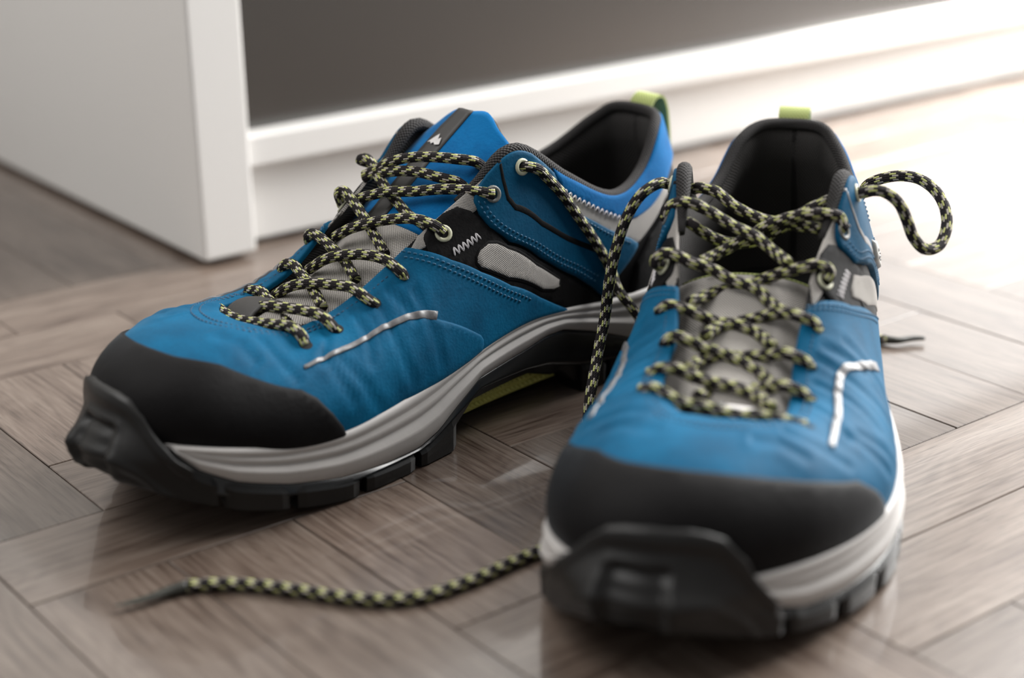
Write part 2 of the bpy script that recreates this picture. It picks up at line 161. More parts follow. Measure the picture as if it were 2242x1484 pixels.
LACES={"L": [[[-32.85, 230.09, 56.59], [-32.7, 230.24, 56.51], [-30.9, 229.98, 59.02], [-24.88, 229.59, 60.93], [-15.93, 230.27, 60.05], [-5.57, 231.4, 58.39], [4.19, 232.47, 57.08], [11.74, 232.78, 56.9], [18.99, 231.68, 57.04], [23.38, 231.05, 57.09], [26.02, 231.09, 56.06]], [[-31.6, 214.63, 58.42], [-31.83, 215.18, 57.72], [-30.73, 216.32, 60.27], [-25.13, 216.83, 62.6], [-19.27, 218.17, 63.09], [-9.48, 221.01, 62.81], [-0.26, 223.81, 61.94], [10.66, 224.97, 58.2]], [[-30.63, 195.74, 63.72], [-31.0, 195.71, 63.33], [-29.0, 197.76, 65.55], [-21.16, 198.93, 68.34], [-12.03, 201.59, 68.08], [-1.82, 204.96, 67.01], [6.87, 207.76, 64.29], [15.74, 209.04, 58.66]], [[-29.57, 180.85, 71.16], [-30.35, 180.44, 70.91], [-29.07, 181.57, 72.9], [-22.13, 182.77, 76.02], [-13.54, 184.9, 76.6], [-4.68, 187.96, 75.3], [3.98, 191.37, 72.62], [14.71, 192.78, 65.92]], [[-31.05, 160.39, 83.96], [-30.54, 160.88, 84.66], [-28.86, 162.64, 86.72], [-19.54, 165.86, 88.41], [-7.19, 170.86, 86.34], [0.42, 174.37, 83.8], [8.25, 176.93, 80.61], [15.8, 178.31, 76.03]], [[-35.15, 137.32, 95.83], [-34.27, 138.56, 96.0], [-29.14, 143.34, 97.25], [-17.24, 148.51, 96.52], [-5.56, 154.16, 94.43], [4.55, 158.92, 93.21], [14.9, 162.11, 89.91], [20.38, 163.59, 87.58]], [[28.34, 212.94, 58.84], [23.24, 213.29, 59.97], [18.57, 213.64, 61.0], [11.76, 215.46, 60.07], [5.43, 217.19, 59.43], [-5.09, 221.17, 58.05], [-12.73, 223.48, 58.2]], [[26.67, 197.48, 64.17], [23.77, 197.77, 67.1], [18.12, 197.74, 68.39], [10.5, 199.65, 66.6], [3.43, 201.18, 65.42], [-6.37, 204.9, 63.05], [-15.01, 208.64, 61.46]], [[27.51, 182.74, 72.62], [26.04, 183.71, 75.77], [23.53, 183.44, 77.02], [17.47, 183.9, 76.32], [9.56, 184.77, 74.43], [-0.87, 186.78, 72.11], [-14.48, 191.72, 68.35]], [[28.42, 164.36, 83.98], [26.78, 166.95, 90.08], [23.96, 166.46, 91.31], [17.53, 167.61, 88.96], [9.79, 169.19, 85.69], [3.37, 171.15, 83.06], [-5.91, 174.12, 79.25], [-15.67, 177.78, 75.84]], [[33.04, 142.51, 96.18], [33.37, 150.1, 99.58], [30.87, 149.6, 100.72], [25.54, 150.06, 99.24], [17.88, 152.58, 94.96], [11.51, 154.04, 92.04], [2.59, 155.99, 88.63], [-6.86, 157.77, 85.4], [-15.79, 158.44, 84.19], [-20.77, 159.15, 83.33]], [[-20.65, 128.76, 101.61], [-19.35, 132.92, 105.16], [-15.56, 138.05, 106.37], [-5.65, 142.04, 106.26], [3.53, 146.1, 105.36], [11.34, 149.81, 103.12], [20.67, 151.37, 98.26], [26.68, 153.47, 94.83]], [[-18.84, 137.41, 94.63], [-17.57, 141.53, 98.21], [-11.66, 145.98, 99.83], [-3.15, 147.83, 100.48], [5.28, 150.15, 100.11], [13.18, 151.65, 98.55], [20.39, 151.65, 97.2], [26.4, 153.75, 93.77]], [[-33.49, 121.77, 103.6], [-36.14, 119.56, 103.74], [-38.11, 115.49, 101.94], [-37.69, 111.66, 98.51], [-38.43, 103.31, 89.91], [-39.55, 95.46, 79.1], [-40.23, 87.26, 68.1], [-41.57, 78.13, 53.14], [-49.05, 80.57, 45.46], [-55.53, 76.98, 36.42], [-60.53, 70.98, 22.42], [-27.2, 43.47, 9.0], [-23.56, 15.07, 3.2], [-33.59, -16.0, 2.5], [-56.88, -35.33, 2.5], [-82.42, -45.43, 2.5], [-94.89, -44.43, 2.4], [-96.79, -46.34, 2.4]]], "R": [[[33.04, 142.51, 96.18], [31.69, 142.33, 97.44], [30.3, 141.38, 100.52], [26.05, 141.95, 101.62], [18.71, 142.25, 101.24], [10.49, 138.04, 97.77], [2.47, 138.29, 93.99], [0.02, 139.63, 91.94], [-5.0, 141.76, 89.42], [-11.5, 145.22, 85.97], [-17.27, 158.18, 85.58]], [[28.42, 164.36, 83.98], [28.85, 163.96, 84.59], [29.29, 162.91, 86.67], [25.95, 162.67, 89.07], [20.54, 164.19, 88.14], [13.63, 161.46, 85.05], [5.44, 158.23, 80.64], [-2.04, 160.8, 78.14], [-9.77, 163.08, 76.57], [-18.28, 177.12, 76.16]], [[27.51, 182.74, 72.62], [27.45, 183.14, 71.58], [26.66, 182.5, 73.65], [21.08, 182.84, 76.34], [13.87, 178.54, 75.44], [6.19, 176.06, 72.08], [-0.87, 178.38, 70.61], [-7.16, 182.72, 69.75], [-10.11, 192.99, 70.15]], [[26.67, 197.48, 64.16], [27.23, 197.72, 63.23], [25.26, 197.52, 65.32], [19.2, 198.28, 68.07], [11.55, 194.18, 65.19], [3.08, 192.71, 63.39], [-5.15, 195.1, 63.57], [-10.18, 199.55, 63.63], [-13.01, 209.48, 64.15]], [[28.34, 212.96, 58.66], [28.38, 213.23, 57.86], [26.45, 212.93, 59.7], [20.49, 213.31, 62.25], [13.45, 207.81, 58.75], [5.65, 206.7, 56.91], [-2.9, 208.86, 56.47], [-8.18, 221.23, 58.94]], [[-35.15, 137.32, 95.83], [-33.99, 137.82, 95.56], [-33.46, 138.23, 98.55], [-28.93, 138.95, 101.86], [-23.19, 140.66, 102.17], [-16.53, 140.27, 98.96], [-8.01, 142.15, 94.97], [0.84, 146.32, 92.77], [7.31, 150.7, 89.5], [15.0, 162.04, 88.25]], [[-31.09, 160.44, 83.86], [-33.37, 161.98, 84.76], [-32.4, 162.04, 87.98], [-27.3, 162.67, 89.23], [-20.77, 163.55, 87.03], [-12.88, 161.54, 84.19], [-4.5, 164.09, 81.13], [3.89, 166.59, 79.82], [9.87, 172.1, 76.65], [15.68, 179.43, 76.06]], [[-28.29, 179.15, 73.74], [-28.22, 179.99, 72.92], [-26.94, 180.01, 75.1], [-22.06, 180.85, 75.77], [-15.64, 181.0, 73.94], [-8.89, 178.89, 70.65], [1.3, 181.31, 70.63], [7.27, 183.71, 68.92], [13.51, 193.4, 68.43]], [[-22.83, 197.4, 68.24], [-23.25, 198.12, 67.7], [-20.79, 197.92, 70.54], [-16.05, 198.67, 70.54], [-9.35, 197.36, 67.1], [-3.36, 195.73, 65.15], [5.43, 198.37, 62.71], [11.66, 202.61, 60.71], [15.6, 209.58, 59.98]], [[-24.88, 212.79, 63.84], [-24.62, 214.52, 62.05], [-22.79, 214.44, 64.52], [-17.1, 215.05, 65.92], [-10.59, 213.65, 62.99], [-3.56, 212.63, 60.91], [4.41, 214.43, 60.54], [11.91, 217.82, 59.14], [17.55, 225.88, 59.05]], [[-25.16, 225.57, 62.6], [-25.18, 227.23, 61.4], [-22.02, 227.84, 63.41], [-17.28, 229.4, 62.2], [-10.42, 231.06, 59.94], [-5.06, 231.52, 60.0], [2.19, 232.66, 58.9], [8.71, 233.42, 58.57], [13.88, 233.64, 59.33], [21.9, 234.06, 58.69], [27.2, 234.01, 57.59], [29.56, 233.91, 57.31]], [[-26.1, 121.22, 102.42], [-23.69, 123.73, 103.68], [-17.08, 125.96, 103.07], [-9.88, 129.69, 99.21], [-1.25, 130.68, 95.6], [6.76, 133.55, 94.82], [15.44, 136.29, 94.95], [24.27, 142.87, 96.43]], [[26.41, 122.12, 102.32], [22.15, 131.96, 102.35], [16.67, 134.15, 99.49], [7.16, 136.17, 92.44], [-1.06, 136.59, 87.95], [-9.27, 138.56, 87.28], [-16.06, 139.24, 89.15], [-22.66, 143.83, 94.85], [-25.82, 134.85, 93.22]], [[-33.49, 121.77, 103.6], [-37.5, 114.64, 102.05], [-40.0, 122.72, 104.07], [-45.0, 128.77, 101.27], [-50.0, 129.76, 93.12], [-54.0, 131.32, 80.56], [-56.5, 131.69, 67.55], [-58.5, 130.23, 51.86], [-60.0, 137.28, 37.13], [-60.3, 148.94, 24.44], [-60.5, 153.59, 13.86], [-60.5, 167.59, 6.0], [-60.0, 185.59, 3.0], [-58.5, 208.33, 2.6], [-56.4, 230.33, 2.4], [-62.7, 240.85, 2.4], [-68.42, 249.65, 2.4], [-73.93, 258.56, 2.4], [-79.66, 266.08, 2.4], [-85.47, 272.87, 2.4], [-91.84, 277.54, 2.4], [-98.73, 280.45, 2.4], [-106.1, 281.93, 2.4], [-115.48, 282.34, 2.4], [-125.37, 281.61, 2.4], [-135.13, 281.44, 2.4], [-144.86, 281.56, 2.4], [-154.16, 282.85, 2.4], [-161.46, 284.95, 2.4], [-168.23, 288.19, 2.4]], [[33.55, 122.7, 104.53], [37.11, 123.64, 105.33], [41.21, 124.25, 106.61], [45.34, 123.45, 105.77], [50.17, 122.57, 101.81], [53.34, 120.89, 95.38], [56.27, 119.6, 88.11], [60.68, 117.0, 83.16], [65.53, 111.32, 83.01], [67.83, 104.36, 87.93], [66.94, 98.09, 93.29], [62.98, 92.61, 98.77], [56.6, 88.58, 102.22], [49.55, 85.92, 102.57], [42.6, 84.08, 100.77], [36.48, 80.67, 96.73], [33.0, 80.0, 91.0], [27.0, 74.0, 86.0], [19.0, 66.0, 70.0]]]}
ADJ_R_M={0.18: (0, -2, 3), 0.25: (1, -3, 5), 0.31: (1, -2, 4), 0.37: (2, -1, 3), 0.43: (1, -1, 2)}

# ------------------------------------------------------------------ helpers
def link(o,parent=None):
    COL.objects.link(o)
    if parent is not None: o.parent=parent
    return o
def mesh(name,V,Fs,mat,parent=None,smooth=True,uv=None,kind=None,label=None,recalc=True):
    me=bpy.data.meshes.new(name); me.from_pydata([tuple(map(float,v)) for v in V],[],[tuple(int(i) for i in f) for f in Fs]); 
    if uv is not None:
        L=me.uv_layers.new(name='UVMap'); uv=np.asarray(uv,float)
        idx=np.empty(len(me.loops),int); me.loops.foreach_get('vertex_index',idx); L.data.foreach_set('uv',uv[idx].ravel())
    if recalc:
        bm=bmesh.new(); bm.from_mesh(me); bmesh.ops.recalc_face_normals(bm,faces=bm.faces); bm.to_mesh(me); bm.free()
    if smooth: me.polygons.foreach_set('use_smooth',[True]*len(me.polygons))
    me.materials.append(mat); me.update()
    o=bpy.data.objects.new(name,me); link(o,parent)
    if kind: o['kind']=kind
    if label: o['label']=label
    return o
def gridfaces(n,m,cu=False,cv=False):
    F=[]
    for i in range(n if cu else n-1):
        for j in range(m if cv else m-1):
            a=i*m+j; b=((i+1)%n)*m+j; c=((i+1)%n)*m+(j+1)%m; d=i*m+(j+1)%m
            F.append((a,b,c,d))
    return F
def boxmesh(name,P,mat,parent=None,bevel=0.0,seg=1,kind=None,uvf=None):
    """P: 8 corners, order (x0y0z0,x1y0z0,x1y1z0,x0y1z0, same at z1)"""
    me=bpy.data.meshes.new(name)
    bm=bmesh.new(); vs=[bm.verts.new(p) for p in P]
    for f in ((0,3,2,1),(4,5,6,7),(0,1,5,4),(1,2,6,5),(2,3,7,6),(3,0,4,7)): bm.faces.new([vs[i] for i in f])
    if bevel: bmesh.ops.bevel(bm,geom=list(bm.edges),offset=bevel,segments=seg,profile=.5,affect='EDGES')
    bmesh.ops.recalc_face_normals(bm,faces=bm.faces)
    if uvf:
        L=bm.loops.layers.uv.new('UVMap')
        for f in bm.faces:
            for l in f.loops: l[L].uv=uvf(l.vert.co)
    bm.to_mesh(me); bm.free(); me.materials.append(mat)
    o=bpy.data.objects.new(name,me); link(o,parent)
    if kind: o['kind']=kind
    return o
def abbox(a0,a1,b0,b1,z0,z1):
    return [AB(a0,b0,z0),AB(a1,b0,z0),AB(a1,b1,z0),AB(a0,b1,z0),AB(a0,b0,z1),AB(a1,b0,z1),AB(a1,b1,z1),AB(a0,b1,z1)]
def catmull(P,step):
    P=np.asarray(P,float); L=np.concatenate([[0],np.cumsum(np.sqrt(np.linalg.norm(np.diff(P,axis=0),axis=1)))])
    keep=np.concatenate([[True],np.diff(L)>1e-6]); P=P[keep]; L=L[keep]
    T=np.linspace(0,L[-1],len(P)*14); C=hermite(L,P,T)
    s=np.concatenate([[0],np.cumsum(np.linalg.norm(np.diff(C,axis=0),axis=1))])
    n=max(int(s[-1]/step),4); u=np.linspace(0,s[-1],n)
    return np.stack([np.interp(u,s,C[:,k]) for k in range(3)],1),u
def tube(P,r,nseg=12,step=1.1,flat=None,raw=False,caps=True):
    """returns V,F,UV (u around, v mm along)"""
    if raw: C=np.asarray(P,float); u=np.concatenate([[0],np.cumsum(np.linalg.norm(np.diff(C,axis=0),axis=1))])
    else: C,u=catmull(P,step)
    n=len(C); T=np.gradient(C,axis=0); T/=np.linalg.norm(T,axis=1)[:,None]+1e-12
    up=np.array([0,0,1.]) if abs(T[0,2])<.9 else np.array([1.,0,0])
    N=np.cross(T[0],up); N/=np.linalg.norm(N); V=[];UV=[]
    rr=np.broadcast_to(np.asarray(r,float),(n,)) if np.ndim(r)<=1 and np.size(r) in (1,n) else np.interp(np.linspace(0,1,n),np.linspace(0,1,len(r)),r)
    fl=np.ones(n) if flat is None else np.interp(np.linspace(0,1,n),np.linspace(0,1,len(flat)),flat)
    for i in range(n):
        N=N-T[i]*(N@T[i]); N/=np.linalg.norm(N); B=np.cross(T[i],N)
        for k in range(nseg+1):
            a=2*math.pi*k/nseg
            V.append(C[i]+rr[i]*(math.cos(a)*N+fl[i]*math.sin(a)*B)); UV.append((k/nseg,u[i]))
    F=gridfaces(n,nseg+1)
    if caps:
        for i,e in ((0,0),(n-1,1)):
            V.append(C[i]); UV.append((0.5,u[i])); c=len(V)-1
            for k in range(nseg):
                a,b=i*(nseg+1)+k,i*(nseg+1)+k+1; F.append((c,b,a) if e==0 else (c,a,b))
    return V,F,UV
def joinvf(parts):
    V=[];F=[];U=[]
    for v,f,u in parts:
        o=len(V); V+=list(v); F+=[tuple(i+o for i in q) for q in f]; U+=list(u)
    return V,F,U
# ------------------------------------------------------------------ materials
class NT:
    def __init__(s,name):
        s.m=bpy.data.materials.new(name); s.m.use_nodes=True; s.t=s.m.node_tree; s.b=s.t.nodes['Principled BSDF']
    def n(s,typ,**kw):
        x=s.t.nodes.new(typ)
        for k,v in kw.items():
            if k.startswith('i_'): x.inputs[k[2:].replace('_',' ')].default_value=v
            else: setattr(x,k,v)
        return x
    def l(s,a,b): s.t.links.new(a,b)
    def set(s,**kw):
        for k,v in kw.items(): s.b.inputs[k.replace('_',' ')].default_value=v
    def math(s,op,a,b=None,c=None):
        x=s.t.nodes.new('ShaderNodeMath'); x.operation=op
        for i,v in enumerate((a,b,c)):
            if v is None: continue
            if hasattr(v,'links') or hasattr(v,'is_linked'): s.l(v,x.inputs[i])
            else: x.inputs[i].default_value=v
        return x.outputs[0]
    def noise(s,scale,detail=3,rough=.5,vec=None):
        x=s.n('ShaderNodeTexNoise'); x.inputs['Scale'].default_value=scale; x.inputs['Detail'].default_value=detail; x.inputs['Roughness'].default_value=rough
        if vec is not None: s.l(vec,x.inputs['Vector'])
        return x.outputs['Fac']
    def ramp(s,fac,stops):
        x=s.n('ShaderNodeValToRGB'); e=x.color_ramp.elements
        while len(e)<len(stops): e.new(.5)
        for i,(p,c) in enumerate(stops): e[i].position=p; e[i].color=(*c,1)
        s.l(fac,x.inputs[0]); return x.outputs[0]
    def bump(s,h,strength,dist=.001):
        x=s.n('ShaderNodeBump'); x.inputs['Strength'].default_value=strength; x.inputs['Distance'].default_value=dist
        s.l(h,x.inputs['Height']); s.l(x.outputs[0],s.b.inputs['Normal'])
    def obj(s): return s.n('ShaderNodeTexCoord').outputs['Object']
    def uv(s): return s.n('ShaderNodeTexCoord').outputs['UV']
def nubuck(name,dark,light,rough=.75,sheen=.35,tint=(.5,.7,1)):
    k=NT(name); v=k.obj(); a=k.noise(38,4,.6,v); b=k.noise(900,2,.5,v)
    k.l(k.ramp(k.math('ADD',k.math('MULTIPLY',a,.8),k.math('MULTIPLY',b,.2)),[(.36,dark),(.64,light)]),k.b.inputs['Base Color'])
    k.set(Roughness=rough,Sheen_Weight=sheen,Sheen_Roughness=.35,Sheen_Tint=(*tint,1)); k.b.inputs['Specular IOR Level'].default_value=.09
    k.bump(k.math('ADD',b,k.math('MULTIPLY',k.noise(160,3,.6,v),1.5)),.25,.0004); return k.m
def plain(name,col,rough,bumpsc=None,bs=.2,spec=.5,var=0.0,sheen=0):
    k=NT(name); k.set(Base_Color=(*col,1),Roughness=rough); k.b.inputs['Specular IOR Level'].default_value=spec
    if sheen: k.set(Sheen_Weight=sheen)
    v=k.obj()
    if var:
        f=k.noise(60,3,.6,v); k.l(k.ramp(f,[(.3,tuple(c*(1-var) for c in col)),(.7,tuple(c*(1+var) for c in col))]),k.b.inputs['Base Color'])
    if bumpsc: k.bump(k.noise(bumpsc,3,.6,v),bs,.0004)
    return k.m
def weave(name,c0,c1,pitch,rough=.8,bs=.8):
    """plain weave over the UV map (millimetres)"""
    k=NT(name); sp=k.n('ShaderNodeSeparateXYZ'); k.l(k.uv(),sp.inputs[0])
    w=2*math.pi/pitch
    sx=k.math('SINE',k.math('MULTIPLY',sp.outputs[0],w)); sy=k.math('SINE',k.math('MULTIPLY',sp.outputs[1],w))
    h=k.math('ADD',k.math('MULTIPLY',k.math('MULTIPLY',sx,sy),.5),.5)
    k.l(k.ramp(h,[(.15,c0),(.75,c1)]),k.b.inputs['Base Color']); k.set(Roughness=rough); k.b.inputs['Specular IOR Level'].default_value=.25
    k.bump(h,bs,.0006); return k.m
def lace_mat(name):
    k=NT(name); sp=k.n('ShaderNodeSeparateXYZ'); k.l(k.uv(),sp.inputs[0]); u,v=sp.outputs[0],sp.outputs[1]
    NS=16.0
    col=k.math('FLOOR',k.math('MULTIPLY',u,NS))
    # chequered clusters of light yarn
    band=k.math('FLOOR',k.math('MULTIPLY',u,4.0))
    vv=k.math('ADD',k.math('DIVIDE',v,6.4),k.math('MULTIPLY',band,.5))
    vv=k.math('ADD',vv,k.math('MULTIPLY',k.math('MODULO',col,2.0),.16))
    f=k.math('FRACT',vv); clus=k.math('LESS_THAN',f,.39)
    # individual yarns
    fx=k.math('FRACT',k.math('MULTIPLY',u,NS)); edge=k.math('LESS_THAN',k.math('ABSOLUTE',k.math('SUBTRACT',fx,.5)),.43)
    lit=k.math('MULTIPLY',clus,edge)
    par=k.math('LESS_THAN',k.math('MODULO',col,2.0),.5)
    mix=k.n('ShaderNodeMix',data_type='RGBA'); k.l(par,mix.inputs[0]); mix.inputs[6].default_value=(.40,.365,.315,1); mix.inputs[7].default_value=(.47,.49,.18,1)
    m2=k.n('ShaderNodeMix',data_type='RGBA'); k.l(lit,m2.inputs[0]); m2.inputs[6].default_value=(.010,.007,.008,1); k.l(mix.outputs[2],m2.inputs[7])
    k.l(m2.outputs[2],k.b.inputs['Base Color']); k.set(Roughness=.75); k.b.inputs['Specular IOR Level'].default_value=.25
    br=k.math('SINE',k.math('MULTIPLY',k.math('ADD',k.math('DIVIDE',v,1.3),k.math('MULTIPLY',u,NS)),math.pi*2/1.0))
    h=k.math('ADD',k.math('MULTIPLY',br,.25),k.math('SINE',k.math('MULTIPLY',fx,math.pi)))
    k.bump(h,.6,.0005); return k.m
M_={}
M_['blue']=nubuck('blue_nubuck',(.0003,.057,.124),(.0005,.098,.204),.65,.08,(.45,.75,1))
M_['wing']=nubuck('teal_nubuck',(.0003,.044,.098),(.0006,.066,.140),.62,.08,(.45,.75,1))
M_['suede']=nubuck('blue_suede',(.0004,.072,.215),(.001,.122,.325),.8,.12,(.6,.8,1))
M_['black']=nubuck('black_nubuck',(.0035,.0033,.0035),(.007,.0065,.0068),.62,.0,(.8,.85,1))
M_['cap']=nubuck('charcoal_nubuck',(.0035,.003,.0032),(.006,.0055,.0058),.6,.06,(.8,.9,1))
M_['rubber']=plain('black_rubber',(.006,.0056,.0054),.42,900,.15,.35,.2)
M_['shank']=plain('glossy_black_shank',(.006,.006,.006),.25,None,.1,.5)
M_['lining']=weave('black_mesh_lining',(.012,.011,.011),(.07,.066,.064),2.2,.85,1.0)
M_['trim']=weave('black_knit_trim',(.005,.0045,.0045),(.04,.037,.037),1.5,.8,1.0)
M_['mesh']=weave('grey_woven_mesh',(.20,.187,.172),(.58,.545,.51),1.15,.75,.9)
M_['midsole']=plain('grey_white_foam',(.44,.42,.405),.5,500,.12,.4,.06)
M_['yellow']=plain('yellow_green_rubber',(.66,.62,.17),.55,300,.2)
M_['green']=weave('green_webbing',(.28,.34,.10),(.45,.50,.20),1.6,.7,.6)
M_['eyelet']=plain('cream_eyelet',(.50,.50,.36),.4)
M_['eyelet_dark']=plain('grey_eyelet',(.16,.16,.15),.4)
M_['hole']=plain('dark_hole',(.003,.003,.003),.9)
M_['thread']=plain('blue_thread',(.006,.085,.175),.6)
M_['thread_dark']=plain('dark_thread',(.004,.05,.11),.7)
M_['thread_white']=plain('white_thread',(.55,.53,.54),.6)
M_['reflect']=plain('grey_reflective_strip',(.13,.127,.13),.4,700,.15,.5)
M_['reflect'].node_tree.nodes['Principled BSDF'].inputs['Metallic'].default_value=.0
M_['tagm']=plain('grey_rubber_tag',(.34,.33,.31),.5)
M_['tagdark']=plain('dark_tag_mark',(.06,.05,.05),.6)
M_['tab_black']=plain('black_tab',(.02,.018,.017),.55,500,.2)
M_['tab_white']=plain('white_tab',(.55,.53,.52),.5,500,.2)
M_['lace']=lace_mat('braided_lace')
M_['aglet']=plain('dark_lace_end',(.02,.02,.014),.5,400,.4,.5,.5)
M_['white']=plain('white_lacquer',(.70,.685,.665),.38,None,.1,.4)
# parquet: UV u along the board, v across (metres), per-board offset baked in the UVs and tone from Object Info
def wood():
    k=NT('oak_parquet'); oi=k.n('ShaderNodeObjectInfo').outputs['Random']
    def layer(scale,across,det,dist=0.0):
        mp=k.n('ShaderNodeMapping'); k.l(k.uv(),mp.inputs[0]); mp.inputs['Scale'].default_value=(1,across,1)
        x=k.n('ShaderNodeTexNoise'); x.inputs['Scale'].default_value=scale; x.inputs['Detail'].default_value=det; x.inputs['Roughness'].default_value=.6; x.inputs['Distortion'].default_value=dist
        k.l(mp.outputs[0],x.inputs['Vector']); return x.outputs['Fac']
    broad=layer(9,7,3,.6); fine=layer(22,24,4,.3); pores=layer(55,26,2); cath=layer(5,5,1,.8)
    rings=k.math('SINE',k.math('MULTIPLY',cath,110.0))
    g=k.math('ADD',k.math('MULTIPLY',broad,.40),k.math('ADD',k.math('MULTIPLY',fine,.55),k.math('MULTIPLY',rings,.022)))
    base=k.ramp(g,[(.33,(.062,.040,.030)),(.47,(.131,.097,.077)),(.62,(.190,.150,.123))])
    pm=k.n('ShaderNodeMix',data_type='RGBA',blend_type='MULTIPLY'); k.l(k.ramp(pores,[(.33,(.45,.42,.40)),(.43,(1,1,1))]),pm.inputs[7]); k.l(base,pm.inputs[6]); pm.inputs[0].default_value=.75
    hsv=k.n('ShaderNodeHueSaturation'); k.l(pm.outputs[2],hsv.inputs['Color']); oc=k.n('ShaderNodeSeparateColor'); k.l(k.n('ShaderNodeObjectInfo').outputs['Color'],oc.inputs[0]); k.l(k.math('MULTIPLY',k.math('ADD',k.math('MULTIPLY',oi,.16),.92),oc.outputs[0]),hsv.inputs['Value'])
    k.l(hsv.outputs[0],k.b.inputs['Base Color'])
    k.l(k.math('ADD',k.math('MULTIPLY',fine,.16),.26),k.b.inputs['Roughness']); k.b.inputs['Specular IOR Level'].default_value=.5
    k.b.inputs['Coat Weight'].default_value=.5; k.b.inputs['Coat Roughness'].default_value=.06
    k.bump(k.math('ADD',fine,pores),.10,.0005); return k.m
M_['wood']=wood()
M_['subfloor']=plain('dark_joint',(.04,.031,.025),.9)
M_['paint']=plain('white_wall_paint',(.72,.71,.69),.7,200,.05,.3)
def door_mat():
    k=NT('smoked_glossy_panel'); k.set(Base_Color=(.009,.007,.0045,1),Roughness=.27,IOR=2.25); return k.m
M_['door']=door_mat()
# ------------------------------------------------------------------ the setting
def struct(o): o['kind']='structure'; return o
U=0.1825*0.275; B0=.627*.275; A0=1.397*.275        # parquet module and lattice origin
def la(i): return A0+i*U
def lb(i): return B0+i*U
floor=struct(boxmesh('floor',abbox(-.55,2.2,-1.0,2.0,-.03,-.0125),M_['subfloor']))
explicit=[('A',0,1,-2,2),('A',1,2,-2,2),('A',2,3,0,2),('A',3,4,0,4),('B',0,3,2,3),('B',1,3,3,4),('A',0,1,3,6),('A',1,2,4,6),('A',2,3,4,6),('A',-1,0,-2,4),
('B',-2,3,6,7),('B',3,8,6,7),('B',-3,2,7,8),('B',2,7,7,8),('B',7,12,7,8),('A',2,3,8,13),('A',3,4,8,12),('A',1,2,8,13),('A',0,1,8,13),('A',-1,0,8,13),('A',4,5,8,13),
('B',2,5,-1,0),('B',5,10,-1,0),('A',3,4,-5,-1),('B',4,9,-2,-1),('B',5,10,-3,-2),('A',4,5,0,2),('A',5,6,0,2),('A',6,7,0,2),('A',7,8,0,2),('A',8,9,0,2),('A',9,10,0,4),('B',4,9,2,3)]
TONE={('A',3,4,0,4):.66,('A',4,5,0,2):.58,('A',0,1,3,6):.62,('A',1,2,4,6):.98,('A',2,3,4,6):.95,('B',-2,3,6,7):1.1,('B',-3,2,7,8):1.18,('B',3,8,6,7):1.0,('B',2,7,7,8):1.1,('A',2,3,8,13):.72,('A',3,4,8,12):.72,('A',1,2,8,13):.8,('A',0,1,8,13):.8,('A',2,3,0,2):.95,('A',1,2,-2,2):.82,('A',0,1,-2,2):.78,('B',0,3,2,3):.98,('B',1,3,3,4):.95,('B',4,9,2,3):.8,('B',5,10,-1,0):1.05,('B',4,9,-2,-1):1.15,('B',2,5,-1,0):.85,('A',7,8,0,2):.86,('A',6,7,0,2):.78,('A',8,9,0,2):.9}
cells={}
planks=[]
for e in explicit:
    o,b0,b1,a0,a1=e
    for i in range(b0,b1):
        for j in range(a0,a1): cells[(i,j)]=len(planks)
    planks.append(e)
IB,IA=(-9,23),(-13,17)
groups={}
for i in range(*IB):
    for j in range(*IA):
        if (i,j) in cells: continue
        k=(i-j-6)%8
        key=('B',j,i-k) if k<4 else ('A',i,j-(7-k))
        groups.setdefault(key,[]).append((i,j))
for key,cs in groups.items():
    cs.sort(); run=[cs[0]]
    def flush(run):
        i0,j0=run[0]; i1,j1=run[-1]; planks.append((key[0],i0,i1+1,j0,j1+1))
    for c in cs[1:]:
        if abs(c[0]-run[-1][0])+abs(c[1]-run[-1][1])==1: run.append(c)
        else: flush(run); run=[c]
    flush(run)
for (o,b0,b1,a0,a1) in planks:
    g=.00022; h=float(rng.uniform(-.00012,.00012))
    x0,x1,y0,y1=la(a0)+g,la(a1)-g,lb(b0)+g,lb(b1)-g
    ox,oy=rng.uniform(0,40,2)
    if o=='A': uvf=lambda co:(float(np.dot(co,EA))+ox,float(np.dot(co,EB))+oy)
    else: uvf=lambda co:(float(np.dot(co,EB))+ox,float(np.dot(co,EA))+oy)
    pk=boxmesh('plank',abbox(x0,x1,y0,y1,-.012,h),M_['wood'],floor,bevel=.0003,seg=1,uvf=uvf)
    tone=TONE.get((o,b0,b1,a0,a1),float(rng.uniform(.72,1.18))); pk.color=(tone,tone,tone,1)
# cabinet
CABH=0.30
cab=link(bpy.data.objects.new('white_cabinet',None)); cab.location=AB(.768,.39,0); cab['label']='white lacquered low cabinet with thick side panel and dark glossy front behind the shoes'; cab['category']='cabinet'
bpy.context.view_layer.update()
def cpart(name,a0,a1,b0,b1,z0,z1,mat,bev=.0015):
    o=boxmesh(name,[p-np.array(cab.location) for p in abbox(a0,a1,b0,b1,z0,z1)],mat,cab,bevel=bev,seg=2); return o
cpart('side_panel',.768,1.16,.390,.4213,.003,CABH,M_['white'])
cpart('side_panel',.768,1.16,1.36,1.391,.003,CABH,M_['white'])
cpart('plinth',.7866,.802,.4213,1.36,.003,.052,M_['white'],.001)
cpart('bottom_rail',.7735,1.15,.4213,1.36,.0475,.0640,M_['white'],.0012)
cpart('door_panel',.788,.804,.4215,1.3598,.0640,CABH-.018,M_['door'],.0006)
cpart('top_panel',.768,1.16,.4213,1.36,CABH-.018,CABH,M_['white'])
cpart('back_panel',1.15,1.16,.4213,1.36,.003,CABH-.018,M_['white'],.0005)
wall=struct(boxmesh('wall_back',abbox(1.18,1.26,-1.0,2.0,-.02,1.6),M_['paint']))
